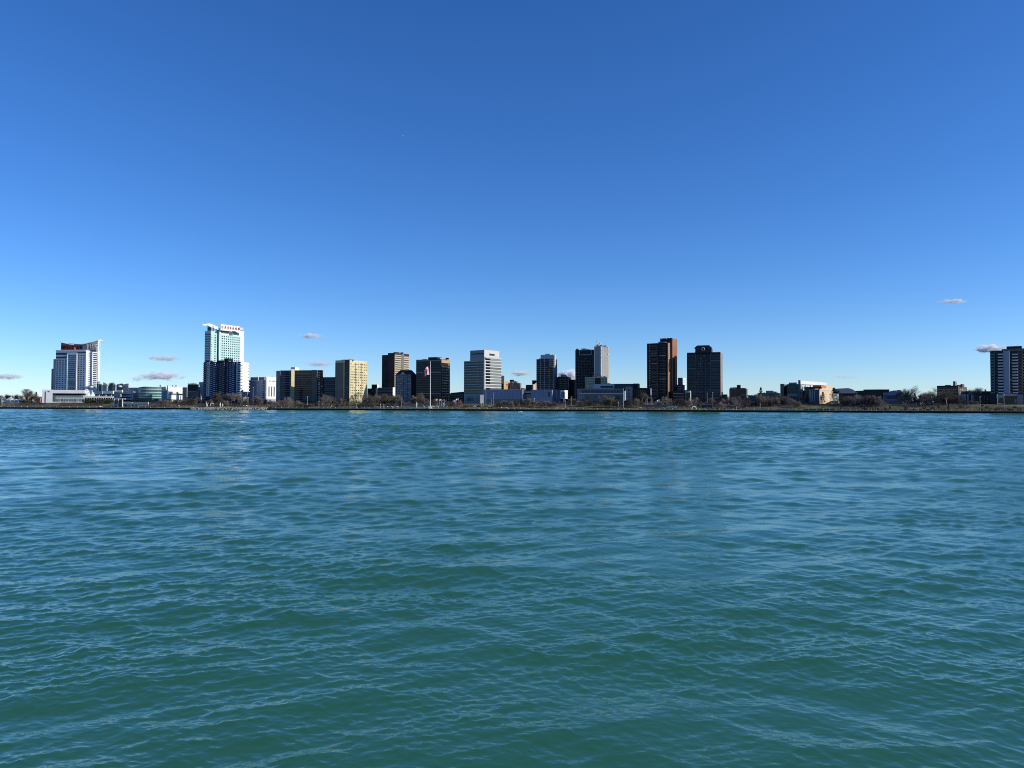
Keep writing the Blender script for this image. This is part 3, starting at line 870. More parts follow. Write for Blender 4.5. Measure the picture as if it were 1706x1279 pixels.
c.put('L', .06, .95, 587.8, 589.4, 'sign', BLACKS, .2)
c.put('R', -.01, 1, 582.4, 594.5, 'white_crown', OFFW, .3)
c.put('R', .33, .68, 588.2, 591.2, 'sign', mat('green_black_sign', (.02, .03, .025), .4), .5)
Block(t, 'base_wall', GREYP, 776, 800, 806, Y - 6, 657.5, None, r=38, z0=7.4).grid('L', 5, 1, .05, .95, 661, 669, .8, .8, G_GREEN)
# ---- 20. gallery with two blue grey masses
Y = shore(865, 62)
t = root('blue_grey_museum', 'long low blue grey museum of two blank boxes joined by a glass link', 'museum', 865, Y)
b = Block(t, 'left_box', GALBL, 806, 870.5, 872, Y, 648.6, None, r=14, z0=7.4, D=30)
b.put('L', .02, 1, 664.6, 670, 'window_band', G_GREEN, .1)
b.put('L', .0, 1, 648.3, 649.4, 'coping', PALEBLUE, .3)
b.posts('L', np.linspace(.05, .95, 14), .003, 650, 664, mat('joint_grey', (.12, .13, .2)), 'panel_joint', .06)
c = Block(t, 'right_box', GALBL, 885, 919.6, 921, Y - 6, 649.2, None, r=14, z0=7.4, D=30)
c.put('L', .82, .90, 652.8, 660.4, 'window', G_DARK, .2)
c.posts('L', np.linspace(.06, .76, 9), .005, 651, 664, mat('joint_grey', (.12, .13, .2)), 'panel_joint', .06)
c.put('L', 0, 1, 649, 650, 'coping', PALEBLUE, .3)
d = Block(t, 'link_wall', CHAR, 868, 888, 889, Y + 8, 650, None, r=14, z0=7.4, D=15)
d.bands('L', 2, .1, .9, 650.4, 654.8, .4, WHITE, 'white_band', .3)
d.put('L', .1, .9, 656, 668, 'window', G_DARK, .2)
e = Block(t, 'right_tower', mat('steel_blue_panel', (.08, .11, .17), .6, .1), 918, 932.5, 934, Y - 2, 648.8, None, r=14, z0=7.4, D=20)
e.posts('L', (.25, .6), .06, 650, 669, GREYP, 'pier', .3)
f_ = Block(t, 'white_wall', WHITE, 932, 933.5, 946, Y + 2, 649.4, 664, r=28, D=6)
f_.put('R', .12, .62, 652.5, 662, 'panel', STONE, .1)
Block(t, 'white_wall', WHITE, 938, 940.5, 942, Y + 1, 663.5, None, r=28, z0=7.4, D=5)

# ---- 21. buildings behind the banded office
Y = shore(850, 190)
t = root('ochre_shop_building', 'small ochre building lit by the sun right of the banded glass office', 'building', 843, Y)
b = Block(t, 'wall', mat('ochre_brick', (.50, .32, .16), .85, .12, .2), 838, 839.5, 850, Y - 5, 634.6, None, r=30, z0=7.4)
b.grid('R', 3, 2, .3, .85, 639, 643.6, .6, .5, G_DARK)
Block(t, 'dark_wall', DKBROWN, 835, 836, 840, Y + 6, 625.5, None, r=30, z0=7.4)
t = root('brown_stepped_building', 'brown stepped building with a dark roof hut and thin antenna behind the museum', 'building', 860, Y)
b = Block(t, 'wall', TAUPE, 849, 866, 868.6, Y, 638, None, r=18, z0=7.4)
b.grid('L', 6, 3, .04, .98, 639.6, 649.5, .6, .45, G_LIT)
Block(t, 'upper_wall', STONE, 849, 860, 863.5, Y + 6, 634.8, None, r=18, z0=7.4)
Block(t, 'roof_hut', NEARBLACK, 849.3, 855.5, 856.5, Y + 8, 632.4, 636, r=18)
mast(t, 853.4, 624, 633, Y + 8, .15)
Block(t, 'annex', BROWN, 866, 872, 876, Y + 5, 646.4, None, r=18, z0=7.4)
t = root('dark_shop_row', 'dark low block with a bright curved gable left of the grid tower', 'building', 884, Y - 20)
Block(t, 'wall', CHAR, 876, 887.5, 888.5, Y - 20, 640.8, None, r=18, z0=7.4).grid('L', 4, 2, .05, .95, 642.5, 650, .6, .5, G_BLUE)
Block(t, 'upper_wall', NEARBLACK, 886.5, 893, 895, Y - 8, 633.3, None, r=18, z0=7.4)
Block(t, 'bright_wall', PEACH, 886.5, 887.5, 891, Y - 26, 640, None, r=30, z0=7.4, D=5)
Block(t, 'curved_gable', mat('cream_gable', (.66, .6, .45), .8), 891, 892, 894, Y - 28, 638.2, None, r=30, z0=7.4, D=4)
# ---- 23. grid tower
Y = shore(910, 120)
t = root('grid_apartment_tower', 'dark apartment tower with a pale balcony grid and light roof box, above the museum', 'apartment tower', 910, Y)
b = Block(t, 'main_wall', CHAR, 893.6, 923, 928, Y, 597.6, None, r=20, z0=7.4)
b.bands('L', 14, .0, 1, 599, 649, .12, STONE, 'floor_band', .5)
b.posts('L', (.02, .24, .47, .73, .98), .03, 597.8, 650, GREYP, 'pier', .45)
b.grid('L', 8, 14, .02, .98, 599, 649, .7, .5, G_DARK, out=.2)
b.put('R', .0, .35, 590, 612, 'white_wall', OFFW, .7)
b.put('R', .0, 1, 612, 652, 'side_wall', mat('steel_blue_panel', (.1, .12, .16)), .3)
b.put('L', .74, .97, 598.4, 611, 'rust_wall', mat('rust_brick', (.25, .13, .08), .85, .1), .15)
b.bands('L', 4, .73, .98, 599, 612, .3, STONE, 'balcony', 1.4, off=.6)
Block(t, 'roof_box', PALEBLUE, 900.5, 921, 924, Y + 1, 590.5, 597.8, r=20)
Block(t, 'roof_box', PALEBLUE, 908, 916, 919, Y + 4, 589, 591, r=20)
# ---- 24. dark brown block
Y = shore(945, 130)
t = root('dark_brown_office', 'dark brown office block with a roof hut between two darker towers', 'office', 943, Y)
b = Block(t, 'wall', mat('black_brown_brick', (.04, .03, .025), .88, .15, .15), 927.6, 946.5, 951, Y, 627.8, None, r=18, z0=7.4)
b.grid('L', 8, 5, .04, .96, 629.5, 648, .4, .45, G_GREEN)
b.put('R', 0, .25, 628, 650, 'corner_pier', STONE, .2)
Block(t, 'roof_hut', TAUPE, 934, 941.5, 944, Y + 8, 623.6, 628, r=18).posts('L', (.1, .5, .9), .12, 623.4, 626, OFFW, 'post', .2)
c = Block(t, 'wing', CHAR, 947, 957, 959, Y + 10, 632, None, r=18, z0=7.4)
c.grid('L', 3, 8, .1, .9, 633.5, 664, .5, .4, G_BLUE)
mast(t, 947.6, 645, 660, Y - 8, .9, NEARBLACK, 'chimney')
# ---- 25. dotted dark tower and its blank concrete neighbour
Y = shore(972, 135)
t = root('dotted_dark_tower', 'black tower dotted with small windows, attached left of the blank concrete tower', 'office tower', 973, Y)
b = Block(t, 'main_wall', NEARBLACK, 958.4, 989.5, 991, Y, 582.2, None, r=16, z0=7.4)
b.grid('L', 11, 22, .03, .97, 593, 650, .4, .38, glass('speckled_window', (.02, .022, .03), .25, (.2, .22, .26)), out=.1)
b.put('L', .22, .87, 582, 591.2, 'roof_frame', PALEBLUE, .3)
b.put('L', .245, .845, 583, 590.2, 'frame_infill', CHAR, .5)
Block(t, 'roof_unit', MIDGR, 959.5, 963, 965, Y + 5, 580.6, 583, r=16)
Y = shore(1002, 128)
t = root('blank_concrete_tower', 'windowless grey concrete tower with dishes and antennas on its roof', 'tower', 1002, Y)
b = Block(t, 'main_wall', mat('blank_concrete', (.29, .275, .255), .85, .1, .1), 990, 1001.5, 1014, Y, 576.5, None, r=34, z0=7.4)
b.posts('L', (.06, .93), .12, 576, 650, OFFW, 'rib', .4)
b.put('L', .4, .62, 577, 650, 'groove', GREYP, .1)
b.put('R', .02, .14, 577, 650, 'groove', GREYP, .1)
b.posts('R', (.0, .2, .98), .06, 576, 650, OFFW, 'rib', .3)
Block(t, 'roof_room', STONE, 992.5, 997, 1003, Y + 6, 573.6, 577, r=34)
for px, a in ((993.7, 563), (996.4, 560), (998.6, 569), (1004.5, 573), (1009, 575), (1012.5, 576)): mast(t, px, a, 578, Y + 6, .2)
for px, py in ((994.5, 569), (999.5, 572), (1004, 575), (1012.6, 578.5), (1013.6, 583), (1013, 590)):
    bm = bmesh.new(); bmesh.ops.create_cone(bm, cap_ends=True, segments=10, radius1=.9, radius2=.4, depth=.6)
    o_ = link('dish', finish(bm, 'dish', STEEL), t, P(px, py, Y - 1) - Vector(t.location)); o_.rotation_euler = (1.4, 0, .5)
# ---- 27. beige municipal block
Y = shore(995, 112)
t = root('beige_municipal_block', 'beige block with square windows and a dark middle bay below the concrete tower', 'office', 995, Y)
b = Block(t, 'wall', BEIGE, 975, 1012, 1014.6, Y, 627.8, None, r=12, z0=7.4)
b.grid('L', 5, 3, .02, .42, 629, 641, .5, .5, G_DARK)
b.put('L', .45, .70, 629.5, 640, 'dark_bay', DKBROWN, .5)
b.grid('L', 4, 2, .74, .99, 629.5, 638, .5, .5, G_DARK)
b.put('L', .72, 1, 639, 648, 'lower_wall', STONE, .3)
Block(t, 'roof_room', TAUPE, 988, 1001, 1003, Y + 10, 624.4, 628, r=12)
# ---- 28. civic hall
Y = shore(1010, 72)
t = root('civic_hall', 'long low civic hall with a glazed ground floor and a dark teal upper storey', 'civic hall', 1012, Y)
b = Block(t, 'front_wall', mat('slate_grey_cladding', (.17, .18, .195), .7, .12, .1), 961, 1039, 1041, Y, 647, None, r=13, z0=7.4, D=26)
b.grid('L', 14, 1, .10, .97, 649.6, 654.2, .8, .9, G_BLUE)
b.put('L', .02, 1, 654.8, 656, 'white_band', OFFW, .5)
b.grid('L', 12, 1, .03, .6, 657.4, 666, .8, .85, G_GREEN)
b.grid('L', 6, 1, .62, .98, 658, 666, .8, .85, G_DARK)
b.put('L', 0, .04, 648, 658, 'end_pier', STONE, .5)
c = Block(t, 'upper_wall', TEALD, 1004, 1063, 1066, Y + 12, 639, 655, r=13, z0=None)
c.put('L', .0, .22, 638, 647, 'pale_wall', STONE, .4)
c.grid('L', 10, 1, .3, .8, 641.5, 646, .7, .7, G_BLUE)
Block(t, 'upper_wall', NEARBLACK, 1055, 1064, 1066, Y + 10, 638.6, 655, r=13)
Block(t, 'canopy_box', PALEBLUE, 989, 1022, 1024, Y + 4, 639.4, 648, r=13).put('L', .35, .98, 643, 645.6, 'window_band', NEARBLACK, .3)
d = Block(t, 'stone_tower', STONE, 1042, 1053, 1055, Y - 4, 644.4, None, r=13, z0=7.4, D=10)
d.grid('L', 1, 3, .35, .68, 646.5, 664, .9, .42, G_DARK)
e = Block(t, 'right_wing', DKBROWN, 1054, 1077, 1079, Y + 4, 646, None, r=13, z0=7.4)
e.grid('L', 6, 4, .05, .95, 648, 666, .4, .45, G_DARK)
# ---- 29. red brick tower
Y = shore(1100, 76)
t = root('red_brick_tower', 'dark tower with an orange red brick right side, tallest right of centre', 'apartment tower', 1100, Y)
b = Block(t, 'main_wall', mat('black_plum_brick', (.024, .019, .021), .85, .2, .15), 1078, 1113, 1120.4, Y, 570.6, None, r=33, z0=7.4)
b.grid('L', 1, 18, .09, .17, 573, 648, .8, .5, glass('glinting_window', (.04, .04, .045), .45, (.35, .35, .36)))
b.bands('L', 21, .19, .48, 572, 664, .35, G_DARK, 'balcony', .7)
b.bands('L', 21, .60, .92, 572, 664, .35, G_DARK, 'balcony', .7)
b.bands('L', 21, .2, .47, 572, 664, .1, MIDGR, 'rail', .9, off=.9)
b.bands('L', 21, .76, .9, 572, 664, .1, MIDGR, 'rail', .9, off=.9)
b.posts('L', (.50,), .016, 575, 661, STONE, 'pale_strip', 1.0)
b.posts('L', (.19, .55, .97), .03, 571, 666, DKBROWN, 'pier', .9)
b.put('R', .0, .42, 570.8, 652, 'corner_wall', mat('pale_orange_brick', (.42, .24, .14), .85, .15, .2), .2)
b.grid('R', 2, 22, .02, .42, 571, 652, .4, .6, G_SILV, out=.35)
b.put('R', .42, 1.0, 566, 652, 'brick_wall', REDBR, .25)
b.posts('R', (.72,), .01, 566, 652, BROWN, 'joint', .35)
c = Block(t, 'side_wall', REDBR, 1119, 1120, 1128, Y + 4, 563.6, None, r=33, z0=7.4)
c.put('R', .12, .55, 596, 652, 'shaft', DKBROWN, .3)
c.put('R', .58, .98, 596, 652, 'tan_pier', mat('dusty_brick', (.34, .24, .16), .85, .1), .25)
c.put('R', .0, 1, 563.6, 596, 'brick_wall', REDBR, .35)
d = Block(t, 'penthouse', mat('black_plum_brick', (.024, .019, .021)), 1100, 1119, 1121, Y + 5, 562.8, 571, r=33)
for px in (1102, 1110.4, 1120, 1127.3): mast(t, px, 560.5, 565, Y + 6, .12)
# ---- 30. low blocks between
Y = shore(1138, 150)
t = root('small_blue_white_block', 'small blue and white block in the gap between the two tall dark towers', 'building', 1138, Y)
Block(t, 'blue_wall', mat('blue_cladding', (.06, .12, .24), .6, .1), 1129.5, 1136, 1137, Y, 629, None, r=22, z0=7.4)
b = Block(t, 'pale_wall', WHITE, 1136.5, 1137, 1143, Y - 2, 629.3, None, r=35, z0=7.4, D=6)
b.put('R', .0, .18, 629.3, 645, 'pier', STONE, .2)
b.grid('R', 2, 3, .3, .9, 631, 643, .5, .4, G_GREEN)
Y = shore(1135, 80)
t = root('stepped_dark_block', 'stepped dark brown block with white balcony ends right of the red brick tower', 'building', 1135, Y)
b = Block(t, 'wall', DKBROWN, 1121, 1141, 1144, Y, 651, None, r=18, z0=7.4)
b.bands('L', 3, .05, .95, 653, 668, .3, G_GREEN)
c = Block(t, 'upper_wall', NEARBLACK, 1127, 1138, 1141, Y + 8, 640.6, None, r=18, z0=7.4)
c.bands('L', 3, .05, .9, 642, 651, .25, STONE, 'balcony', .8)
d = Block(t, 'pale_frame', mat('pale_frame_grey', (.4, .4, .4), .7), 1141.6, 1150, 1153.5, Y - 4, 650.8, None, r=22, z0=7.4, D=10)
d.put('L', .08, .97, 654, 668, 'window_wall', G_DARK, .2)
d.put('L', .6, 1.0, 650.8, 653.6, 'white_fascia', WHITE, .5)
# ---- 31. dark tower with a ring emblem
Y = shore(1175, 82)
t = root('ring_emblem_tower', 'dark slate tower with a stepped crown and a pale ring emblem', 'office tower', 1175, Y)
b = Block(t, 'main_wall', mat('slate_black_cladding', (.030, .032, .042), .6, .2, .1), 1144.6, 1200.5, 1204.2, Y, 586.2, None, r=19, z0=7.4)
b.bands('L', 17, .03, .26, 589, 664, .4, G_DARK, 'window_band', .12)
b.bands('L', 17, .72, .98, 589, 664, .4, G_BLUE, 'window_band', .12)
b.bands('L', 17, .72, .98, 589, 664, .12, MIDGR, 'sill', .3, off=.9)
b.bands('L', 17, .03, .26, 589, 664, .10, MIDGR, 'sill', .3, off=.9)
b.grid('L', 8, 17, .28, .70, 590, 664, .62, .5, G_BLUE)
b.posts('L', (.27, .71), .012, 586, 668, MIDGR, 'pier', .5)
b.posts('L', (.45, .55), .008, 590, 668, MIDGR, 'pier', .4)
b.put('L', .0, 1.0, 652, 653, 'cornice', MIDGR, .5)
b.put('R', 0, 1, 586.4, 660, 'side_wall', STONE, .1)
crm = mat('slate_black_cladding', (.03, .03, .04))
c = Block(t, 'crown', crm, 1158.5, 1185.4, 1187.5, Y - .4, 579.5, 587, r=19, D=16)
c = Block(t, 'crown', crm, 1163.5, 1181.5, 1183.5, Y - .2, 574.8, 580, r=19, D=12)
for q in (0, 1):
    s0, s1 = ((1158.5, 1163.5), (1187, 1181.5))[q]
    pa, pb, pc = P(s0, 579.6, Y + (2 if q else 9)), P(s1, 575, Y + (2 if q else 9)), P(s1, 579.6, Y + (2 if q else 9))
    vv = [p - Vector(t.location) for p in (pa, pb, pc)]; vv += [v_ + Vector((0, 8, 0)) for v_ in vv]
    link('crown_shoulder', mesh('crown_shoulder', vv, [(0, 1, 2), (3, 5, 4), (0, 3, 4, 1), (1, 4, 5, 2), (2, 5, 3, 0)], crm), t)
bm = bmesh.new(); n_ = 16
for i in range(n_):
    if i in (12,): continue
    a0, a1 = 2 * math.pi * i / n_, 2 * math.pi * (i + 1) / n_
    tube(bm, (1.45 * math.cos(a0), 0, 1.45 * math.sin(a0)), (1.45 * math.cos(a1), 0, 1.45 * math.sin(a1)), .36, .36, 6)
link('ring_emblem', finish(bm, 'ring_emblem', mat('emblem_grey', (.5, .5, .5), .5)), t, P(1171.4, 581.2, Y - 1.5) - Vector(t.location), R_(-10))
# ---- 32. brown block with roof hut
Y = shore(1230, 95)
t = root('brown_brick_block', 'dark brown brick block with a square roof hut right of the ring emblem tower', 'apartment block', 1230, Y)
b = Block(t, 'wall', BROWN, 1215, 1243, 1245.4, Y, 647, None, r=14, z0=7.4)
b.grid('L', 9, 3, .04, .96, 649.5, 666, .35, .45, G_DARK)
Block(t, 'upper_wall', DKBROWN, 1216, 1241, 1243, Y + 6, 646.2, None, r=14, z0=7.4)
Block(t, 'roof_hut', CHAR, 1227.6, 1233.4, 1234.2, Y + 8, 641, 648, r=14, D=6)
b.put('L', .72, .95, 657.2, 658.6, 'balcony', STONE, 1.2)
t = root('teal_shed', 'low dark teal shed between the brown brick block and the conifer', 'shed', 1254, Y - 5)
Block(t, 'wall', TEALD, 1246, 1262, 1263, Y - 5, 659.3, None, r=14, z0=7.4).grid('L', 5, 1, .05, .95, 662, 667, .6, .7, G_BLUE)
t = root('low_dark_row', 'low dark row left of the brown brick block, behind bare trees', 'building', 1209, Y - 4)
Block(t, 'wall', CHAR, 1203, 1211, 1212, Y - 4, 656.8, None, r=14, z0=7.4).grid('L', 3, 2, .1, .9, 659, 667, .5, .5, G_BLUE)
# ---- 34. stone terrace with crow steps
Y = shore(1284, 100)
t = root('stone_terrace', 'grey brown terrace with pale parapet blocks behind bare trees', 'terrace', 1284, Y)
b = Block(t, 'wall', TAUPE, 1262, 1299, 1301, Y, 654.4, None, r=12, z0=7.4)
b.posts('L', (.3, .46, .6, .74, .88), .06, 653.4, 656.4, STONE, 'parapet_block', .3)
b.grid('L', 10, 2, .05, .97, 658, 668, .4, .5, G_LIT)
Block(t, 'roof', STONE, 1276, 1288, 1290, Y + 8, 650.6, 655, r=12)
# ---- 35. art centre
Y = shore(1340, 80)
t = root('dark_banded_wing', 'dark grey wing with faint bands left of the bright white gallery', 'building', 1316, Y)
b = Block(t, 'wall', TEALD, 1311, 1330, 1331, Y, 639.6, None, r=12, z0=7.4)
b.bands('L', 5, .03, .97, 642, 668, .3, mat('dull_green_band', (.13, .14, .14), .6), 'floor_band', .2)
b.bands('L', 5, .03, .97, 642, 668, .4, G_DARK, 'window_band', .1, off=.0)
Block(t, 'round_end', mat('dull_teal_drum', (.09, .1, .11), .6), 1300, 1306, 1307.5, Y + 3, 639.2, None, r=12, z0=7.4)
Block(t, 'recess', CHAR, 1305, 1312, 1313, Y + 9, 643.2, None, r=12, z0=7.4)
Block(t, 'roof_unit', WHITE, 1308, 1311, 1313, Y + 10, 640.4, 643.4, r=12, D=4)
t = root('white_gallery', 'bright white gallery with glazed front and flat white roof', 'gallery', 1355, Y)
b = Block(t, 'roof_slab', WHITE, 1332, 1334, 1378, Y - 2, 633.6, 640, r=50, D=12, slope=(633.8, 636.2))
Block(t, 'dark_fin', MIDGR, 1330, 1333.2, 1334, Y - 4, 633, None, r=20, z0=7.4, D=6)
c = Block(t, 'white_wall', WHITE, 1333.5, 1334.2, 1372, Y, 639.5, None, r=50, z0=7.4, D=5)
c.grid('R', 4, 5, .03, .42, 636, 668, .7, .7, G_GREEN)
c.posts('R', (.02, .2, .42), .025, 635, 670, WHITE, 'mullion', .6)
t = root('orange_topped_gallery', 'peach and violet gallery block with an orange band, below the white roof', 'gallery', 1370, Y - 10)
d = Block(t, 'front_wall', mat('violet_grey_cladding', (.12, .09, .15), .6, .15, .1), 1349, 1364.6, 1366, Y - 18, 648.2, None, r=14, z0=7.4, D=6)
d.posts('L', (.08, .28, .5), .05, 650, 669, PALEBLUE, 'pier', .3)
d.put('L', .0, .35, 649, 670, 'glass_wall', G_AQUA, .15)
d2 = Block(t, 'canopy', CHAR, 1347, 1368, 1369.5, Y - 22, 644.2, 647, r=14, D=8)
p_ = Block(t, 'peach_wall', PEACH, 1363.5, 1365, 1388.5, Y - 12, 642.2, None, r=46, z0=7.4, D=10, slope=(642, 641.5))
p_.put('R', .0, .45, 642, 645, 'orange_band', ORANGE, .4)
p_.put('R', .0, .98, 649, 649.8, 'joint', OFFW, .2)
Block(t, 'roof_canopy', ORANGE, 1354, 1368, 1372, Y - 14, 641.8, 644.2, r=14, D=10)
q_ = Block(t, 'curved_wall', TEALD, 1340, 1347.5, 1349.5, Y - 14, 644.5, None, r=14, z0=7.4)
q_.grid('L', 3, 4, .1, .9, 647, 668, .6, .6, G_BLUE)
t = root('white_kiosk', 'small white kiosk half hidden by the large evergreen', 'kiosk', 1393, Y - 6)
Block(t, 'wall', WHITE, 1384, 1397, 1398.5, Y - 6, 667.6, 672, r=12, D=6, z0=7.6).grid('L', 4, 1, .1, .9, 668.4, 671.4, .4, .8, G_DARK)
# ---- 36. arched roof hall and blue hall
Y = shore(1412, 100)
t = root('arched_roof_hall', 'low hall with a blue grey arched roof right of the large evergreen', 'hall', 1412, Y)
n_ = 14; v, f = [], []; base = Vector(t.location)
for i in range(n_ + 1):
    s = i / n_; px = 1397 + 28 * s
    for dd in (0, 22):
        p = P(px, 651.5 - 5.2 * math.sin(math.pi * s) ** .8, Y); q = P(px, 655, Y)
        v += [(p.x - base.x, p.y + dd - base.y, p.z - base.z), (q.x - base.x, q.y + dd - base.y, q.z - base.z)]
    if i:
        a, b_ = 4 * (i - 1), 4 * i
        f += [(a, b_, b_ + 1, a + 1), (a, a + 2, b_ + 2, b_), (a + 2, a + 3, b_ + 3, b_ + 2)]
link('roof', mesh('roof', v, f, mat('blue_grey_roof', (.12, .15, .21), .5, .15, .1)), t)
b = Block(t, 'wall', CHAR, 1397, 1427, 1428, Y + 1, 654.6, None, r=4, z0=7.4)
b.grid('L', 8, 1, .05, .95, 657, 666, .7, .8, G_DARK)
t = root('green_roof_shed', 'long dark green shed stretching behind bare trees left of the blue hall', 'shed', 1450, Y + 4)
b = Block(t, 'wall', mat('dull_green_cladding', (.055, .06, .05), .8, .2, .1), 1425, 1471, 1482, Y + 4, 648.6, None, r=8, z0=7.4, slope=(650.6, 648.6))
b.put('L', .3, 1, 648.4, 650, 'roof_edge', TEALD, .8)
t = root('blue_hall', 'pale blue hall with a dark blue window band near the right lawn', 'hall', 1488, Y - 8)
b = Block(t, 'wall', mat('powder_blue_cladding', (.19, .25, .38), .6, .1, .1), 1471, 1503, 1504.5, Y - 8, 652, None, r=6, z0=7.4)
b.put('L', .0, 1, 658.2, 664.2, 'window_band', mat('deep_blue_band', (.035, .06, .14), .3), .2)
b.grid('L', 6, 1, .2, .95, 662, 664.2, .7, .8, G_DARK, out=.35)
b.posts('L', (.04, .1, .17), .03, 660, 667, PALEBLUE, 'pier', .5)
b.posts('L', (.98,), .02, 654, 670, PALEBLUE, 'pier', .5)
b.put('L', .0, 1, 667, 671, 'plinth', TAUPE, .2)
Block(t, 'upper_wall', CHAR, 1470, 1481, 1482, Y - 4, 648.4, 653, r=6)
# ---- 37. brown apartment block on the right
Y = shore(1586, 95)
t = root('brown_apartment_block', 'brown brick apartment block with a small stone roof tower behind bare trees at right', 'apartment block', 1586, Y)
b = Block(t, 'wall', mat('earth_brown_brick', (.115, .085, .065), .88, .2, .12), 1561, 1596.5, 1611, Y, 642.2, None, r=36, z0=7.4)
b.put('L', 0, 1, 642, 643.6, 'cornice', CHAR, .4)
b.grid('L', 8, 4, .05, .95, 646, 666, .4, .45, G_LIT)
b.grid('R', 3, 4, .1, .9, 646, 664, .5, .45, G_DARK)
c = Block(t, 'roof_tower', STONE, 1588, 1591.6, 1594.6, Y + 8, 635, 643, r=36, slope=(634.8, 635))
c.grid('L', 1, 2, .3, .7, 636, 642, .8, .5, G_DARK)
Block(t, 'roof_hut', mat('moss_green_roof', (.07, .08, .055), .8), 1600.5, 1603, 1606.8, Y + 8, 639.4, 643, r=36)
# ---- 38. victorian row
Y = shore(1628, 82)
t = root('gabled_row_house', 'dark row house with pointed gables and pale bay windows left of the balcony tower', 'row house', 1628, Y)
b = Block(t, 'wall', mat('violet_brown_brick', (.055, .045, .055), .88, .2, .15), 1601, 1660, 1661, Y, 655.5, None, r=4, z0=7.4, D=16)
b.grid('L', 4, 3, .03, .2, 657, 671, .5, .6, G_LIT)
b.posts('L', (.06, .12, .2), .035, 656, 672, PALEBLUE, 'bay_window', 1.2)
b.grid('L', 8, 3, .26, .97, 658, 671, .3, .5, G_DARK)
b.posts('L', (.31, .345), .018, 657, 671, OFFW, 'bay_window', .8)
base = Vector(t.location)
def gabled(rt, L, C, inn_v, zb, rise, m, name='roof', over=.6):
    l = Vector((L.x, L.y, zb)); c = Vector((C.x, C.y, zb)); i_ = Vector((inn_v.x, inn_v.y, 0))
    base = Vector(rt.location)
    vv = [l, c, c + i_, l + i_, (l + l + i_) / 2 + Vector((0, 0, rise)), (c + c + i_) / 2 + Vector((0, 0, rise))]
    return link(name, mesh(name, [v_ - base for v_ in vv], [(0, 1, 5, 4), (2, 3, 4, 5), (1, 2, 5), (3, 0, 4), (0, 3, 2, 1)], m), rt)
gabled(t, b.L, b.C, b.dr * b.wr if b.wr > 3 else Vector((1, 16)), b.zt, 2.4, CHAR)
for u, hh in ((.24, 3.5), (.5, 3.2), (.75, 3.4), (.93, 3.2)):
    p = b.L + (-b.dl) * (b.wl * u)
    vv = [Vector((p.x - 1.8, p.y - .6, b.zt - 1)), Vector((p.x + 1.8, p.y - .6, b.zt - 1.1)), Vector((p.x, p.y - .6, b.zt - 1 + hh))]
    vv += [v_ + Vector((0, 6, 0)) for v_ in vv]
    link('gable', mesh('gable', [v_ - base for v_ in vv], [(0, 1, 2), (0, 2, 5, 3), (1, 4, 5, 2)], CHAR), t)
p = P(1641.6, 648.4, Y + 8)
link('chimney', boxmesh(-.5, .5, -.5, .5, -5, 0, BROWN), t, p - base)
# ---- 39. balcony tower at the right edge
Y = shore(1680, 78)
t = root('balcony_tower', 'dark apartment tower with pale balconies and a plain grey shaft at the right edge', 'apartment tower', 1680, Y)
def prt(xa, xb, top, m, Yq, name, D=16, bot=None):
    return Block(t, name, m, xa, xb, xb + .3, Yq, top, bot, r=28, D=D, z0=7.4 if bot is None else None)
dkp = mat('blue_black_cladding', (.024, .032, .045), .55, .2, .1)
b = prt(1650.5, 1659, 584.6, dkp, Y + 3, 'left_wall'); b.balconies('L', 14, .0, .7, 586, 655, mat('teal_balcony_glass', (.13, .22, .23), .25), 1.5, .33)
b.posts('L', (.8,), .08, 587, 655, GREYP, 'pier', .3)
b = prt(1659, 1672.5, 584.8, dkp, Y + 1, 'left_wall'); b.balconies('L', 14, .32, .98, 586, 655, OFFW, 1.5, .38); b.grid('L', 2, 14, .02, .3, 586, 655, .7, .5, G_BLUE)
b = prt(1672.3, 1682.5, 584, mat('grey_shaft', (.29, .31, .38), .7, .06, .1), Y - 2, 'grey_shaft', bot=655.5)
b = prt(1682.2, 1697, 584.4, dkp, Y + 1, 'right_wall'); b.balconies('L', 14, .35, .92, 586, 655, OFFW, 1.5, .38); b.grid('L', 2, 14, .03, .32, 586, 655, .7, .5, G_BLUE)
b = prt(1696.8, 1704, 584.6, mat('moss_cladding', (.05, .06, .055), .6, .2), Y + 3, 'right_wall'); b.grid('L', 3, 14, .05, .95, 586, 655, .7, .5, G_GREEN)
b = prt(1703.8, 1722, 584.6, dkp, Y + 5, 'right_wall'); b.balconies('L', 14, .1, .8, 586, 655, OFFW, 1.5, .38)
rm = mat('brown_roof_metal', (.17, .13, .10), .8, .15)
c = Block(t, 'roof_storey', rm, 1670, 1708, 1709, Y + 7, 580, 585, r=0)
Block(t, 'roof_storey', CHAR, 1678, 1703, 1704, Y + 9, 576, 580.5, r=0)
Block(t, 'roof_storey', CHAR, 1654, 1672, 1673, Y + 8, 583.4, 585, r=0)
mast(t, 1695.5, 573.6, 577, Y + 9, .2)
t = root('brick_ground_block', 'low brick and stone block at the foot of the balcony tower, right edge', 'building', 1686, Y - 12)
b = Block(t, 'wall', mat('dusty_red_brick', (.17, .085, .065), .88, .2, .15), 1660, 1712, 1713, Y - 12, 656.6, None, r=2, z0=7.4)
b.put('L', .0, .26, 657, 662, 'stone_band', BEIGE, .3)
b.grid('L', 3, 1, .03, .25, 662, 669, .35, .8, G_LIT)
b.put('L', .27, .66, 656.6, 659.4, 'fascia', PALEBLUE, .4)
b.grid('L', 5, 1, .28, .65, 660, 663, .85, .8, G_DARK)
b.grid('L', 5, 1, .28, .65, 664.5, 671.5, .85, .9, G_DARK)
b.put('L', .67, .86, 657, 673, 'stone_wall', STONE, .5)
b.grid('L', 2, 2, .88, 1, 660, 672, .7, .7, G_DARK)
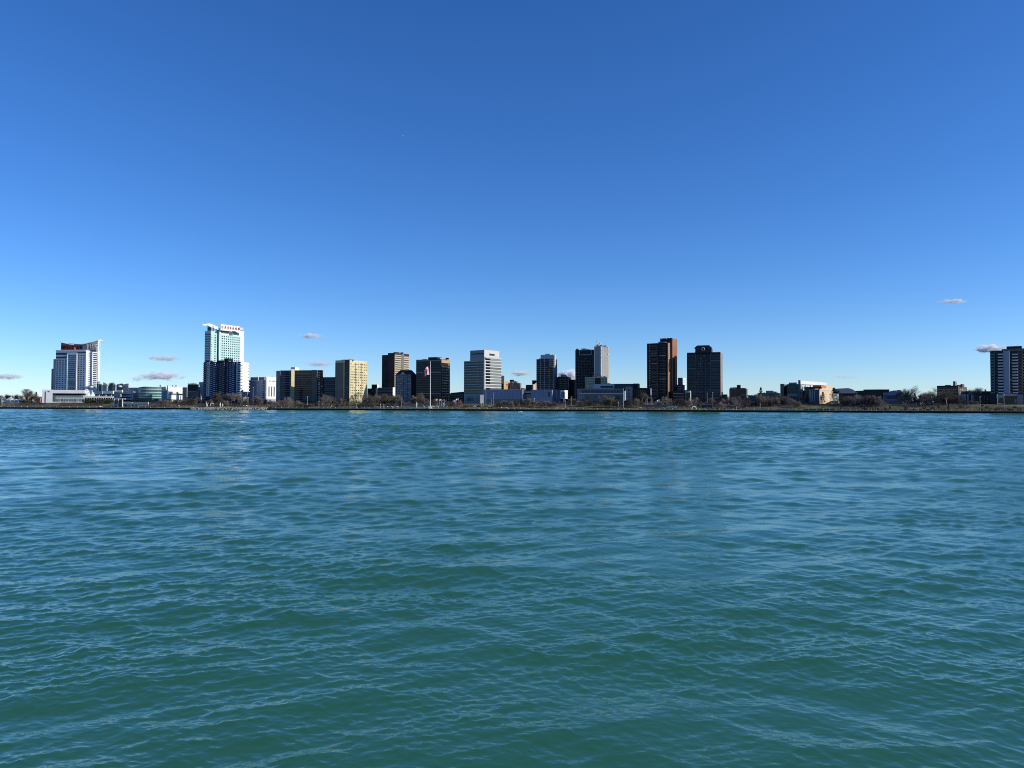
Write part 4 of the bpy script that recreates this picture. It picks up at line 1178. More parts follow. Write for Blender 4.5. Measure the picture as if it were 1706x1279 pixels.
# ---- 41. houses at the far left
def house(px0, px1, top, eave, Yh, m, roofm, label, gable=True, wins=3):
    t = root('house', label, 'house', (px0 + px1) / 2, Yh)
    b = Block(t, 'wall', m, px0, px1, px1 + 1.2, Yh, eave, None, r=10, z0=7.0, D=9)
    b.grid('L', wins, 1, .08, .92, eave + .8, eave + 3.2, .4, .6, G_DARK)
    gabled(t, b.L, b.C, b.dr * 9, b.zt, P(px1, top, Yh).z - b.zt, roofm)
    return t
Yh = shore(20, 60)
for i, (a, b_, tp, ev, m, lb) in enumerate((
    (-8, 2.5, 662.5, 664.5, GREYP, 'grey house at the left edge of the far bank'),
    (9, 16.5, 663.2, 666, WHITE, 'white house, first of the white row at far left'),
    (16.8, 23.5, 664.6, 666.4, WHITE, 'white low house in the middle of the white row at far left'),
    (23.8, 30.5, 665, 666.6, WHITE, 'white house right of the middle in the white row at far left'),
    (30.8, 36.8, 665, 666.8, WHITE, 'white house at the right end of the white row, beside bare trees'),
    (59.5, 67, 660.4, 663, mat('salmon_brick', (.40, .19, .13), .85, .15), 'salmon brick house left of the white podium hall'))):
    house(a, b_, tp, ev, Yh + (8 if i == 5 else 0), m, MIDGR if i in (0, 5) else OFFW, lb)
t = root('house', 'dark narrow house wall against the left end of the white podium hall', 'house', 68.5, Yh + 30)
Block(t, 'wall', DKBROWN, 66.8, 69.2, 69.8, Yh + 14, 661.5, None, r=10, z0=7.0, D=8)

# ------------------------------------------------------------------ trees, each an object of its own
BARK = mat('grey_bark', (0.13, 0.105, 0.085), 0.9, 0.25, 0.5)
PALEBARK = mat('pale_bark', (0.30, 0.26, 0.21), 0.9, 0.25, 0.5)
TW = [mat('twigs_brown', (0.20, 0.16, 0.125), 0.9, 0.25, 0.4, objvar=0.35), mat('twigs_violet', (0.165, 0.128, 0.118), 0.9, 0.25, 0.4, objvar=0.3),
      mat('twigs_grey', (0.26, 0.22, 0.18), 0.9, 0.25, 0.4, objvar=0.3), mat('twigs_olive', (0.165, 0.145, 0.085), 0.9, 0.3, 0.4, objvar=0.25)]
EVG = mat('evergreen_needles', (0.028, 0.042, 0.022), 0.8, 0.4, 0.6, objvar=0.3)
RUST = mat('rust_leaves', (0.14, 0.055, 0.035), 0.85, 0.3, 0.5, objvar=0.2)
def bare_proto(seed, hgt, spread, droop=0.0, twig=0, pale=False, trunk_share=0.25, ntwig=5, name='bare_tree'):
    rr = random.Random(seed)
    tb, cb_ = bmesh.new(), bmesh.new()
    def grow(p, d, ln, rad, lv):
        n = 4 if lv == 0 else 2
        q = p
        for i in range(n):
            d2 = (d + Vector((rr.uniform(-.18, .18), rr.uniform(-.18, .18), rr.uniform(-.06, .12) - droop * lv * .12))).normalized()
            e = q + d2 * (ln / n)
            ra, rb = rad * (1 - .35 * i / n), rad * (1 - .35 * (i + 1) / n)
            tube(tb if lv < 2 else cb_, q, e, ra, rb, 5 if lv == 0 else 4 if lv == 1 else 3)
            q, d = e, d2
            if lv == 0 and i == 0 and trunk_share > .3: continue
            k = 3 if lv < 3 else ntwig
            if lv >= 3:
                for _ in range(k):
                    t_ = (d * .7 + Vector((rr.gauss(0, .7), rr.gauss(0, .7), rr.gauss(0.12 - droop, .55)))).normalized()
                    L_ = ln * rr.uniform(.7, 1.5)
                    s_ = p.lerp(q, rr.uniform(.2, 1))
                    sd = t_.orthogonal().normalized() * rr.uniform(.022, .04)
                    cb_.faces.new([cb_.verts.new(s_ - sd), cb_.verts.new(s_ + sd), cb_.verts.new(s_ + t_ * L_)])
                continue
            for _ in range(k):
                th = rr.uniform(0, 6.283); tilt = rr.uniform(.45, 1.05) * spread
                x = d.orthogonal().normalized(); y = d.cross(x)
                nd = (d * math.cos(tilt) + (x * math.cos(th) + y * math.sin(th)) * math.sin(tilt)).normalized()
                grow(q.lerp(p, rr.uniform(0, .35)), nd, ln * rr.uniform(.55, .8) * (.62 if lv == 0 else 1), rb * .62, lv + 1)
    grow(Vector((0, 0, -.6)), Vector((rr.uniform(-.06, .06), 0, 1)), hgt * (trunk_share + .42), hgt * .022, 0)
    for bm in (tb, cb_):
        for v_ in bm.verts: v_.co.z = min(v_.co.z, hgt * 1.1)
    zs = max(v_.co.z for v_ in cb_.verts)
    for bm in (tb, cb_):
        bmesh.ops.scale(bm, vec=(hgt / zs,) * 3, verts=bm.verts)
    r_ = bpy.data.objects.new(name, None)
    r_['category'] = 'tree'
    COL.objects.link(r_)
    link('trunk', finish(tb, 'trunk', PALEBARK if pale else BARK), r_)
    link('crown', finish(cb_, 'crown', TW[twig]), r_)
    r_['h'] = hgt
    return r_
def evergreen_proto(seed, hgt, rad, m=EVG, name='evergreen_tree', cone=True):
    rr = random.Random(seed)
    tb, cb_ = bmesh.new(), bmesh.new()
    tube(tb, (0, 0, -.5), (0, 0, hgt * .92), hgt * .022, hgt * .006, 6)
    for i in range(1500):
        s = rr.random() ** (0.75 if cone else 1.0)
        z = hgt * (.08 + .92 * s)
        rmax = rad * ((1 - s) ** .8 * (0.82 + .18 * math.sin(s * 34)) + .03) if cone else rad * math.sqrt(max(0.02, 1 - (2 * s - .85) ** 2))
        th = rr.uniform(0, 6.283)
        rmax *= 1 + .25 * math.sin(th * 3 + seed + s * 5)
        rad_ = rmax * math.sqrt(rr.uniform(.12, 1))
        c = Vector((rad_ * math.cos(th), rad_ * math.sin(th), z - .22 * rad_))
        o = Vector((math.cos(th), math.sin(th), rr.uniform(-.5, .25))).normalized()
        sd = Vector((-math.sin(th), math.cos(th), rr.uniform(-.4, .4))) * hgt * rr.uniform(.012, .028)
        cb_.faces.new([cb_.verts.new(c - sd), cb_.verts.new(c + sd), cb_.verts.new(c + o * hgt * rr.uniform(.03, .07))])
    r_ = bpy.data.objects.new(name, None); r_['category'] = 'tree'; COL.objects.link(r_)
    link('trunk', finish(tb, 'trunk', BARK), r_)
    link('crown', finish(cb_, 'crown', m), r_)
    r_['h'] = hgt
    return r_
def shrub_proto(seed, m, name='shrub'):
    rr = random.Random(seed)
    tb, cb_ = bmesh.new(), bmesh.new()
    for i in range(10):
        a = rr.uniform(0, 6.28)
        tube(tb, (0.2 * math.cos(a), .2 * math.sin(a), -.3), (1.0 * math.cos(a), 1.0 * math.sin(a), 1.2), .05, .02, 3)
    for i in range(620):
        d = Vector((rr.gauss(0, 1), rr.gauss(0, 1), rr.gauss(0, 1))).normalized() * rr.random() ** .4
        c = Vector((d.x * 1.7, d.y * 1.7, 1.25 + d.z * 1.2))
        if c.z < 0.05: continue
        s1, s2 = Vector((rr.gauss(0, 1), rr.gauss(0, 1), rr.gauss(0, 1))).normalized() * .22, Vector((rr.gauss(0, 1), rr.gauss(0, 1), rr.gauss(0, 1))).normalized() * .30
        cb_.faces.new([cb_.verts.new(c), cb_.verts.new(c + s1), cb_.verts.new(c + s2)])
    r_ = bpy.data.objects.new(name, None); r_['category'] = 'shrub'; COL.objects.link(r_)
    link('stem', finish(tb, 'stem', BARK), r_); link('foliage', finish(cb_, 'foliage', m), r_)
    r_['h'] = 2.5
    return r_
PROTO = {
    'brown': [bare_proto(1, 13, 1.0, 0, 0), bare_proto(2, 12, 1.15, .1, 0), bare_proto(3, 14, .9, 0, 0)],
    'violet': [bare_proto(4, 12, 1.0, 0, 1), bare_proto(5, 13, .8, 0, 1)],
    'pale': [bare_proto(6, 13, 1.05, .05, 2, True), bare_proto(7, 14, .95, 0, 2, True)],
    'tall': [bare_proto(8, 16, .7, 0, 0, True, .38)],
    'round': [bare_proto(9, 12, 1.3, .3, 2, ntwig=9)],
    'olive': [bare_proto(10, 12, 1.0, .1, 3, ntwig=8)],
    'conifer': [evergreen_proto(1, 14, 3.4), evergreen_proto(2, 14, 4.2)],
    'bigevergreen': [evergreen_proto(3, 16, 6.0)],
    'roundevergreen': [evergreen_proto(4, 10, 4.2, cone=False)],
    'rust': [evergreen_proto(5, 14, 3.2, RUST, 'rust_conifer')],
    'greenshrub': [shrub_proto(1, EVG)], 'brownshrub': [shrub_proto(2, TW[0]), shrub_proto(3, TW[1])],
}
FIRST = {}
WORDS = {'brown': ('bare brown tree', 'tree'), 'violet': ('bare violet brown tree', 'tree'), 'pale': ('bare tree with pale bark', 'tree'), 'tall': ('tall slim bare tree', 'tree'),
         'round': ('wide rounded bare tree', 'tree'), 'olive': ('bare olive tinted tree', 'tree'), 'conifer': ('dark pointed conifer', 'tree'),
         'bigevergreen': ('large dark evergreen', 'tree'), 'roundevergreen': ('round dark evergreen', 'tree'), 'rust': ('rusty brown conifer', 'tree'),
         'greenshrub': ('dark green shrub', 'shrub'), 'brownshrub': ('bare brown shrub', 'shrub')}
ORD = ['first', 'second', 'third', 'fourth', 'fifth', 'sixth', 'seventh', 'eighth', 'ninth', 'tenth', 'eleventh', 'twelfth', 'thirteenth', 'fourteenth', 'fifteenth', 'sixteenth']
def plant(kind, spots, where, off=45, group=None):
    """spots: (pixel column, pixel row of the top); off is the distance inland"""
    spots = sorted(spots)
    for i, sp in enumerate(spots):
        px, top = sp[0], sp[1]
        of = sp[2] if len(sp) > 2 else off + rnd.uniform(-6, 6)
        Yt = shore(px, of)
        p = XY(px, Yt); z0 = gz(p.x, p.y)
        hh = max(1.0, P(px, top, Yt).z - z0)
        pr = PROTO[kind][i % len(PROTO[kind])]
        sc = hh / pr['h']
        wd = sc * rnd.uniform(.9, 1.15)
        if sc < .6: wd = min(sc * 1.5, .8)
        if kind in ('greenshrub', 'brownshrub'): wd = max(sc, 1.0) * rnd.uniform(.9, 1.4)
        w_, cat = WORDS[kind]
        lb = w_ + ' ' + where if len(spots) == 1 else '%s %s from the left %s' % (ORD[i], w_, where)
        if len(lb.split()) > 16: lb = lb.replace(' from the left', '')
        if len(lb.split()) > 16: lb = lb.replace(' with pale bark', ' pale barked')
        c = copy_tree(pr, (p.x, p.y, z0), rnd.uniform(0, 6.28), (wd, wd, sc), lb, group or ('shrubs along the far bank' if cat == 'shrub' else 'trees along the far bank'))
        c['category'] = cat
        if 'h' in c: del c['h']
plant('violet', [(2, 656), (9, 655), (16, 656), (24, 655), (31, 657)], 'behind the white houses at far left', 95)
plant('brown', [(36, 655), (43, 649), (53, 650), (57, 655)], 'between the white houses and the salmon brick house', 85)
plant('tall', [(48, 648)], 'between the white houses and the salmon brick house', 60)
plant('conifer', [(60.5, 652.5)], 'behind the salmon brick house', 105)
plant('greenshrub', [(38, 664), (42, 666), (46, 665), (52, 667)], 'at the foot of the bare trees at far left', 55)
plant('greenshrub', [(142, 664), (150, 663), (155, 664.5), (163, 663), (171, 664), (178, 663.5), (184, 664)], 'in front of the cream terrace colonnade', 52)
plant('brownshrub', [(6, 671), (14, 672), (30, 673), (50, 672), (62, 673)], 'on the low bank at far left', 22)
plant('greenshrub', [(224, 664.5), (229, 662), (237, 664), (246, 665)], 'in front of the round glass hall', 50)
plant('brownshrub', [(252, 671), (258, 672), (265, 672), (276, 671), (284, 672), (292, 673)], 'right of the park pavilion', 20)
plant('violet', [(262, 668), (270, 666), (277, 664)], 'below the white block building', 35)
plant('brown', [(283, 665), (292, 664), (300, 664.5), (307, 666)], 'below the white block building', 42)
plant('violet', [(313, 662), (319, 661), (325, 662), (332, 660), (337, 662)], 'below the dark screen block', 42)
plant('olive', [(361, 651)], 'at the foot of the navy apartment tower', 50)
plant('tall', [(379, 657), (385, 655), (391, 656), (396, 655)], 'at the foot of the navy apartment tower', 36)
plant('roundevergreen', [(403, 650)], 'at the right foot of the navy apartment tower', 46)
plant('conifer', [(414, 656)], 'at the right foot of the navy apartment tower', 50)
plant('brown', [(400, 660), (408, 662), (412, 664), (345, 664), (352, 663), (372, 664), (377, 666)], 'at the foot of the navy apartment tower', 30)
plant('violet', [(420, 662), (427, 657), (434, 660), (441, 664)], 'in front of the white office building', 45)
plant('pale', [(449, 666), (455, 664), (462, 667)], 'in front of the white office building', 38)
plant('brownshrub', [(447, 673), (453, 674), (459, 673), (466, 674)], 'near the quay left of the rounded bare tree', 16)
plant('round', [(479.5, 659.5)], 'in front of the brown striped block', 30)
plant('brown', [(469, 664), (489, 666), (494, 667)], 'in front of the brown striped block', 48)
plant('pale', [(498.5, 666), (505, 670)], 'in front of the brown striped block', 30)
plant('greenshrub', [(494, 674), (501, 673), (508, 673.5), (515, 673)], 'in front of the brown striped block', 22)
plant('conifer', [(526, 663)], 'in front of the brown striped block', 30)
plant('pale', [(537, 658), (545, 654.5), (553, 656)], 'in front of the dark striped low rise', 35)
plant('roundevergreen', [(580, 656), (590, 654), (597, 653)], 'at the foot of the yellow tower', 62)
plant('violet', [(560, 661), (567, 662), (574, 663)], 'at the foot of the yellow tower', 42)
plant('greenshrub', [(562, 673), (571, 673), (578, 672.5), (599, 674), (606, 673.5), (614, 674), (621, 674)], 'near the quay below the yellow tower', 20)
plant('olive', [(617, 655), (630, 656), (641, 655.5), (652, 657)], 'in front of the grey parking deck', 44)
plant('brown', [(612, 658), (624, 656), (636, 655), (647, 655), (657, 660)], 'in front of the grey parking deck', 36)
plant('brown', [(662, 655), (668, 661)], 'in front of the slate roofed block', 36)
plant('olive', [(692, 658), (700, 653.5)], 'at the left foot of the black tower', 46)
plant('brown', [(688, 662), (705, 660), (710, 664)], 'at the left foot of the black tower', 42)
plant('violet', [(722, 664), (728, 663), (734, 665), (743, 666), (749, 668)], 'at the foot of the black tower', 50)
plant('violet', [(754, 666), (760, 667), (767, 668)], 'in front of the dark wing', 40)
plant('brownshrub', [(779, 673), (785, 674), (793, 673), (798, 674), (808, 674)], 'below the banded glass office', 24)
plant('brown', [(828, 668), (834, 667), (840, 666), (847, 665), (853, 666), (859, 667)], 'in front of the left museum box', 28)
plant('conifer', [(868, 663)], 'in front of the left museum box', 32)
plant('violet', [(874, 662), (880, 661), (886, 664)], 'in front of the museum link', 36)
plant('brown', [(892, 666), (898, 667), (905, 665), (912, 666), (918, 668), (925, 668)], 'in front of the right museum box', 28)
plant('violet', [(948, 663), (954, 661), (960, 664)], 'left of the civic hall', 44)
plant('roundevergreen', [(972, 665), (990, 666)], 'in front of the civic hall', 36)
plant('brown', [(966, 666), (979, 664), (985, 665)], 'in front of the civic hall', 40)
plant('violet', [(1001, 659), (1012, 657), (1019, 659)], 'in front of the civic hall', 46)
plant('olive', [(1010, 661), (1018, 660), (1025, 664)], 'in front of the civic hall', 32)
plant('brown', [(1043, 661), (1050, 660), (1057, 661), (1063, 662), (1069, 664)], 'in front of the stone stair tower', 30)
plant('tall', [(1071, 651), (1076, 655)], 'left foot of the red brick tower', 52)
plant('brown', [(1097, 666), (1108, 657), (1115, 663), (1118, 661)], 'at the foot of the red brick tower', 34)
plant('violet', [(1124, 664), (1131, 661), (1137, 663), (1143, 665)], 'in front of the stepped dark block', 40)
plant('pale', [(1150, 662), (1156, 661)], 'in front of the stepped dark block', 44)
plant('violet', [(1163, 672), (1192, 666), (1198, 664), (1204, 663)], 'at the foot of the ring emblem tower', 40)
plant('brown', [(1183, 660), (1188, 664), (1212, 659)], 'beside the ring emblem tower', 46)
plant('pale', [(1202, 668)], 'beside the ring emblem tower', 26)
plant('brown', [(1217, 663), (1223, 657), (1229, 659), (1234, 662), (1240, 662), (1245, 660)], 'in front of the brown brick block', 36)
plant('pale', [(1243, 664), (1226, 660)], 'in front of the brown brick block', 24)
plant('violet', [(1250, 668), (1255, 667), (1260, 668)], 'in front of the teal shed', 40)
plant('conifer', [(1267.5, 645)], 'at the left end of the stone terrace', 78)
plant('tall', [(1266, 656)], 'at the left end of the stone terrace', 28)
plant('brown', [(1272, 660), (1277, 657), (1283, 658), (1289, 660), (1294, 658)], 'in front of the stone terrace', 44)
plant('violet', [(1299, 656), (1304, 655), (1309, 657), (1314, 659), (1320, 661)], 'in front of the dark banded wing', 48)
plant('brown', [(1325, 664), (1330, 666)], 'in front of the dark banded wing', 36)
plant('conifer', [(1340, 651), (1346, 656)], 'in front of the white gallery', 58)
plant('rust', [(1371, 652.5), (1367.5, 658)], 'in front of the peach gallery block', 56)
plant('bigevergreen', [(1389.5, 645.5)], 'right of the peach gallery block', 58)
plant('roundevergreen', [(1398, 651)], 'right of the peach gallery block', 60)
plant('violet', [(1405, 659), (1412, 658), (1419, 657), (1426, 656), (1432, 655), (1438, 656)], 'in front of the arched roof hall and green shed', 46)
plant('brown', [(1408, 662), (1422, 660), (1444, 657), (1450, 656), (1457, 655), (1463, 659)], 'in front of the long green shed', 40)
plant('conifer', [(1448, 664), (1461, 663)], 'in front of the long green shed', 36)
plant('pale', [(1514, 640), (1508, 648)], 'beside the right end of the blue hall', 80)
plant('olive', [(1504, 646)], 'beside the right end of the blue hall', 100)
plant('conifer', [(1524, 654.5)], 'between the blue hall and the brown apartment block', 74)
plant('violet', [(1518, 659), (1527, 658), (1532, 655), (1538, 651), (1543, 653)], 'between the blue hall and the brown apartment block', 66)
plant('brown', [(1534, 652), (1547, 655), (1551, 653)], 'between the blue hall and the brown apartment block', 84)
plant('pale', [(1555, 643), (1560, 655), (1564, 658)], 'at the left corner of the brown apartment block', 60)
plant('violet', [(1568, 652), (1574, 650), (1580, 652), (1586, 654), (1592, 656), (1597, 655)], 'in front of the brown apartment block', 58)
plant('tall', [(1578, 648)], 'in front of the brown apartment block', 50)
plant('brown', [(1614, 645), (1622, 642), (1629, 644), (1637, 648)], 'rising behind the gabled row house', 130)
plant('violet', [(1606, 664), (1618, 666), (1627, 667)], 'in front of the gabled row house', 60)
plant('conifer', [(1482.5, 675), (1563.5, 673.5), (1579.5, 674)], 'small, standing on the lawn near the quay', 17)
plant('greenshrub', [(1440, 678), (1452, 680), (1461, 679), (1474, 680), (1507, 680), (1521, 681), (1532, 681), (1546, 680.5)], 'on the quay edge below the blue hall', 10)
plant('greenshrub', [(1600.5, 675, 30), (1636, 673.5, 42), (1644, 676, 30), (1634, 680, 12), (1658, 680.5, 11), (1685, 681, 11), (1691, 676, 30)], 'on the right lawn below the gabled row house', 24)
plant('brownshrub', [(1649, 677), (1662, 678), (1669, 677), (1680, 678), (1700, 677)], 'on the right lawn below the balcony tower', 18)
plant('brownshrub', [(1378, 679), (1402, 677), (1412, 676), (1424, 676), (1430, 677), (1510, 674), (1540, 676), (1553, 677)], 'scattered on the right lawns', 20)
# kerb hedges and planted banks
def hedge(px0, px1, off, top, m, label, name='hedge', depth=5, dens=60):
    n = max(3, int((px1 - px0) * .8))
    bm = bmesh.new(); rr = random.Random(int(px0))
    pA = XY(px0, shore(px0, off)); z0 = gz(pA.x, pA.y)
    for i in range(n):
        px = px0 + (px1 - px0) * (i + .5) / n
        Yh_ = shore(px, off); c = XY(px, Yh_); zb = gz(c.x, c.y); zt_ = P(px, top, Yh_).z
        wd = (px1 - px0) / n * Yh_ / F
        for j in range(dens):
            q = Vector((c.x + rr.uniform(-.6, .6) * wd, c.y + rr.uniform(-.5, .5) * depth, zb + (zt_ - zb) * rr.random() ** .7 * rr.uniform(.75, 1.08)))
            a = [Vector((rr.gauss(0, 1), rr.gauss(0, 1), rr.gauss(0, 1))).normalized() * rr.uniform(.2, .45) for _ in range(2)]
            bm.faces.new([bm.verts.new(q - Vector((pA.x, pA.y, z0))), bm.verts.new(q + a[0] - Vector((pA.x, pA.y, z0))), bm.verts.new(q + a[1] - Vector((pA.x, pA.y, z0)))])
    o = link(name, finish(bm, name, m), None, (pA.x, pA.y, z0))
    return tag(o, label, 'hedge')
VINE = mat('violet_brown_hedge', (0.05, 0.038, 0.045), 0.9, 0.4, 0.4)
hedge(100, 172, 30, 670.6, VINE, 'long dark violet brown hedge below the white podium hall', dens=110)
hedge(30, 78, 34, 670.8, mat('dark_green_hedge', (.04, .045, .035), .9, .4, .4), 'dark green hedge between the white houses and the podium hall', dens=80)
hedge(600, 622, 24, 672, mat('dark_green_hedge', (.04, .045, .035)), 'low dark hedge near the quay below the yellow tower', dens=60)
hedge(1345, 1400, 44, 672.2, mat('dark_green_hedge', (.04, .045, .035)), 'dark hedge line on the lawn below the peach gallery block', dens=60)
hedge(1222, 1262, 40, 669.5, VINE, 'dark hedge under the bare trees by the brown brick block', dens=90)
hedge(1405, 1470, 40, 671, VINE, 'dark thicket under the trees in front of the long green shed', dens=80)
hedge(940, 1000, 52, 668, VINE, 'dark planting in front of the civic hall', dens=80)
hedge(1020, 1072, 46, 669, VINE, 'dark planting below the stone stair tower', dens=70)
hedge(700, 772, 56, 668, VINE, 'dark planting at the foot of the black tower', dens=70)
hedge(530, 612, 56, 667, VINE, 'dark planting at the foot of the yellow tower', dens=80)
hedge(395, 470, 52, 668, VINE, 'dark planting in front of the white office building', dens=70)
hedge(1120, 1215, 52, 669, VINE, 'dark planting at the foot of the ring emblem tower', dens=70)
hedge(820, 935, 44, 670, VINE, 'dark planting in front of the blue grey museum', dens=60)
hedge(250, 340, 44, 668, VINE, 'dark planting below the white block and the screen', dens=60)
hedge(1500, 1612, 56, 668, VINE, 'dark thicket below the brown apartment block', dens=70)
hedge(1270, 1335, 48, 668, VINE, 'dark thicket below the stone terrace', dens=80)

# ------------------------------------------------------------------ stones at the water's edge by the sculpture park
RIP = mat('pale_riprap', (0.30, 0.27, 0.22), 0.9, 0.4, 0.3)
bm = bmesh.new(); rr = random.Random(3)
p0 = XY(365, shore(365, 0))
for i in range(420):
    px = rr.uniform(318, 445)
    q = XY(px, shore(px, rr.uniform(-7, 5) if rr.random() < .7 else rr.uniform(-3, 9)))
    d = inland(q.x, q.y); s = rr.uniform(.5, 1.3)
    g_ = bmesh.ops.create_icosphere(bm, subdivisions=1, radius=s)
    for v_ in g_['verts']:
        v_.co = Vector((v_.co.x * rr.uniform(.8, 1.3), v_.co.y * rr.uniform(.8, 1.2), v_.co.z * .7)) + Vector((q.x - p0.x, q.y - p0.y, max(-.2, min(2.0, (d + 7) * .22))))
o = link('riprap', finish(bm, 'riprap', RIP), None, (p0.x, p0.y, 0)); o['kind'] = 'stuff'; o['label'] = 'pale stones heaped along the water below the navy tower'
M_SC = mat('pale_sculpture', (.7, .68, .6), .7)
def arch(px, top, off, label, kind):
    Ys_ = shore(px, off); q = XY(px, Ys_); z0 = gz(q.x, q.y); h = P(px, top, Ys_).z - z0
    bm = bmesh.new()
    if kind == 'fork':
        tube(bm, (0, 0, 0), (-1.2, 0, h), .5, .25, 7); tube(bm, (0, 0, 0), (1.4, 0, h * .8), .5, .25, 7); tube(bm, (.2, 0, 0), (.4, .4, h * .5), .4, .3, 7)
    elif kind == 'leaf':
        tube(bm, (0, 0, 0), (0, 0, h * .5), .35, .8, 7); tube(bm, (0, 0, h * .5), (.3, 0, h), .8, .1, 7)
    else:
        tube(bm, (-2.2, 0, 0), (-1.2, 0, h), .6, .5, 7); tube(bm, (-1.2, 0, h), (1.6, 0, h * .8), .5, .6, 7); tube(bm, (1.6, 0, h * .8), (2.2, 0, 0), .5, .5, 7)
    tag(link('sculpture', finish(bm, 'sculpture', M_SC), None, (q.x, q.y, z0 - .1)), label, 'sculpture', 'pale sculptures in the riverside park')
arch(345, 668.5, 22, 'forked pale sculpture, leftmost in the park below the navy tower', 'fork')
arch(353.5, 671, 24, 'low arched pale sculpture in the park below the navy tower', 'arch')
arch(367, 670, 18, 'tall leaf shaped pale sculpture below the navy tower', 'leaf')
arch(371, 671.5, 22, 'smaller leaf shaped pale sculpture right of the tall one', 'leaf')
arch(1156, 677, 14, 'pale looped sculpture on the lawn left of the glass bandshell', 'arch')
arch(694, 669, 20, 'pale pointed monument on the lawn left of the flagpole', 'leaf')

# ------------------------------------------------------------------ poles, lamps, flags
POLE = mat('white_pole', (.72, .71, .68), .45)
def flag_mesh(w, h, drop, m, seed=0):
    v, f = [], []; n = 7
    for i in range(n + 1):
        s = i / n
        for j in (0, 1):
            v.append((-w * s, .35 * math.sin(s * 7 + seed) * s, -h * j - drop * s ** 1.2))
        if i: f.append((2 * i - 2, 2 * i, 2 * i + 1, 2 * i - 1))
    return mesh('flag', v, f, m)
def pole(kind, px, top, off, label, group, flagcol=None, rad=.12):
    Yp = shore(px, off); q = XY(px, Yp); z0 = gz(q.x, q.y); h = P(px, top, Yp).z - z0
    cat = 'flagpole' if kind == 'flagpole' else 'street lamp'
    r_ = link(kind, None, None, (q.x, q.y, z0)); tag(r_, label, cat, group)
    bm = bmesh.new(); tube(bm, (0, 0, -.3), (0, 0, h), rad, rad * .6, 6); link('pole', finish(bm, 'pole', POLE), r_)
    if kind == 'flagpole' and flagcol:
        link('flag', flag_mesh(2.6, 1.5, .9, flagcol, px), r_, (-.1, 0, h - .15))
    if kind == 'street_lamp':
        bm = bmesh.new(); bmesh.ops.create_uvsphere(bm, u_segments=8, v_segments=5, radius=.42); link('lamp_head', finish(bm, 'lamp_head', POLE, True), r_, (0, 0, h))
    return r_
WF = mat('white_flag_cloth', (.78, .78, .76), .8); RF = mat('red_flag_cloth', (.62, .02, .03), .8); GF = mat('blue_flag_cloth', (.1, .14, .4), .8)
fp = [(729.5, 664), (732.3, 665), (735.4, 664), (740.5, 664.5)]
for i, (px, tp) in enumerate(fp): pole('flagpole', px, tp, 34, '%s flagpole from the left in the cluster right of the tall flag' % ORD[i], 'flagpoles beside the tall flag', (WF, RF, WF, GF)[i])
for i, (px, tp) in enumerate([(759.2, 665.5), (764, 663), (768, 666)]): pole('flagpole', px, tp, 34, '%s flagpole from the left in front of the dark wing' % ORD[i], 'flagpoles in front of the dark wing', (WF, WF, RF)[i])
for i, (px, tp) in enumerate([(802.2, 662), (805.5, 665), (809.5, 648), (818.4, 663), (822.5, 653)]): pole('flagpole', px, tp, 36, '%s tall pole from the left below the banded glass office' % ORD[i], 'poles below the banded glass office')
for i, (px, tp) in enumerate([(1079, 664), (1087.5, 664), (1098.5, 665), (1119, 664.5)]): pole('flagpole', px, tp, 40, '%s flagpole from the left at the foot of the red brick tower' % ORD[i], 'flagpoles by the red brick tower', (None, None, WF, WF)[i])
for i, (px, tp, off) in enumerate([(409, 661, 30), (413.5, 662, 30), (421.6, 645, 45)]): pole('street_lamp', px, tp, off, '%s lamp post from the left beside the navy tower foot' % ORD[i], 'lamp posts along the far bank', rad=.16)
for px, tp, off, lb in ((512.3, 661, 30, 'lamp post in front of the brown striped block'), (531.5, 669, 14, 'lamp post near the quay right of the small conifer'), (594.5, 672, 12, 'lamp post near the quay below the yellow tower'),
                        (3.8, 663, 20, 'lamp post at the far left end of the bank'), (634, 674, 8, 'short lamp post below the grey parking deck'), (639.5, 674, 8, 'short lamp post right of the one below the parking deck'),
                        (669.5, 663, 26, 'lamp post in front of the slate roofed block'), (890.5, 664, 30, 'lamp post in front of the right museum box'), (941.5, 668, 20, 'lamp post below the white museum wall'),
                        (1178, 655, 50, 'tall light mast in front of the ring emblem tower'), (1187.4, 654, 40, 'tall light mast at the right foot of the ring emblem tower'), (1227, 678, 6, 'lamp post on the quay below the brown brick block'),
                        (1632.5, 661, 40, 'lamp post on the right lawn before the gabled row house'), (1672.6, 657, 38, 'tall lamp post before the low brick block at right'), (1661.5, 657, 60, 'lamp post at the left end of the low brick block'),
                        (738.8, 672, 24, 'short lamp post among the flagpoles'), (952.5, 661, 40, 'lamp post left of the civic hall'), (1029.8, 670, 26, 'short lamp post left of the tall white banner pole')):
    pole('street_lamp', px, tp, off, lb, 'lamp posts along the far bank', rad=.15)
r_ = pole('flagpole', 1038.8, 646.5, 22, 'tall white pole with a long hanging white flag before the civic hall', 'tall flagpoles', None, .2)
link('flag', flag_mesh(2.2, 9.5, 1.5, WF, 2), r_, (2.3, 0, P(1038.8, 650, shore(1038.8, 22)).z - r_.location.z), 0)
r_ = pole('flagpole', 1084.6, 647, 48, 'pole with a narrow white banner at the left foot of the red brick tower', 'tall flagpoles', None, .2)
link('banner', boxmesh(-.55, .55, -.1, .1, -6.4, 0, WF), r_, (0, 0, P(1084.6, 647, shore(1084.6, 48)).z - r_.location.z))

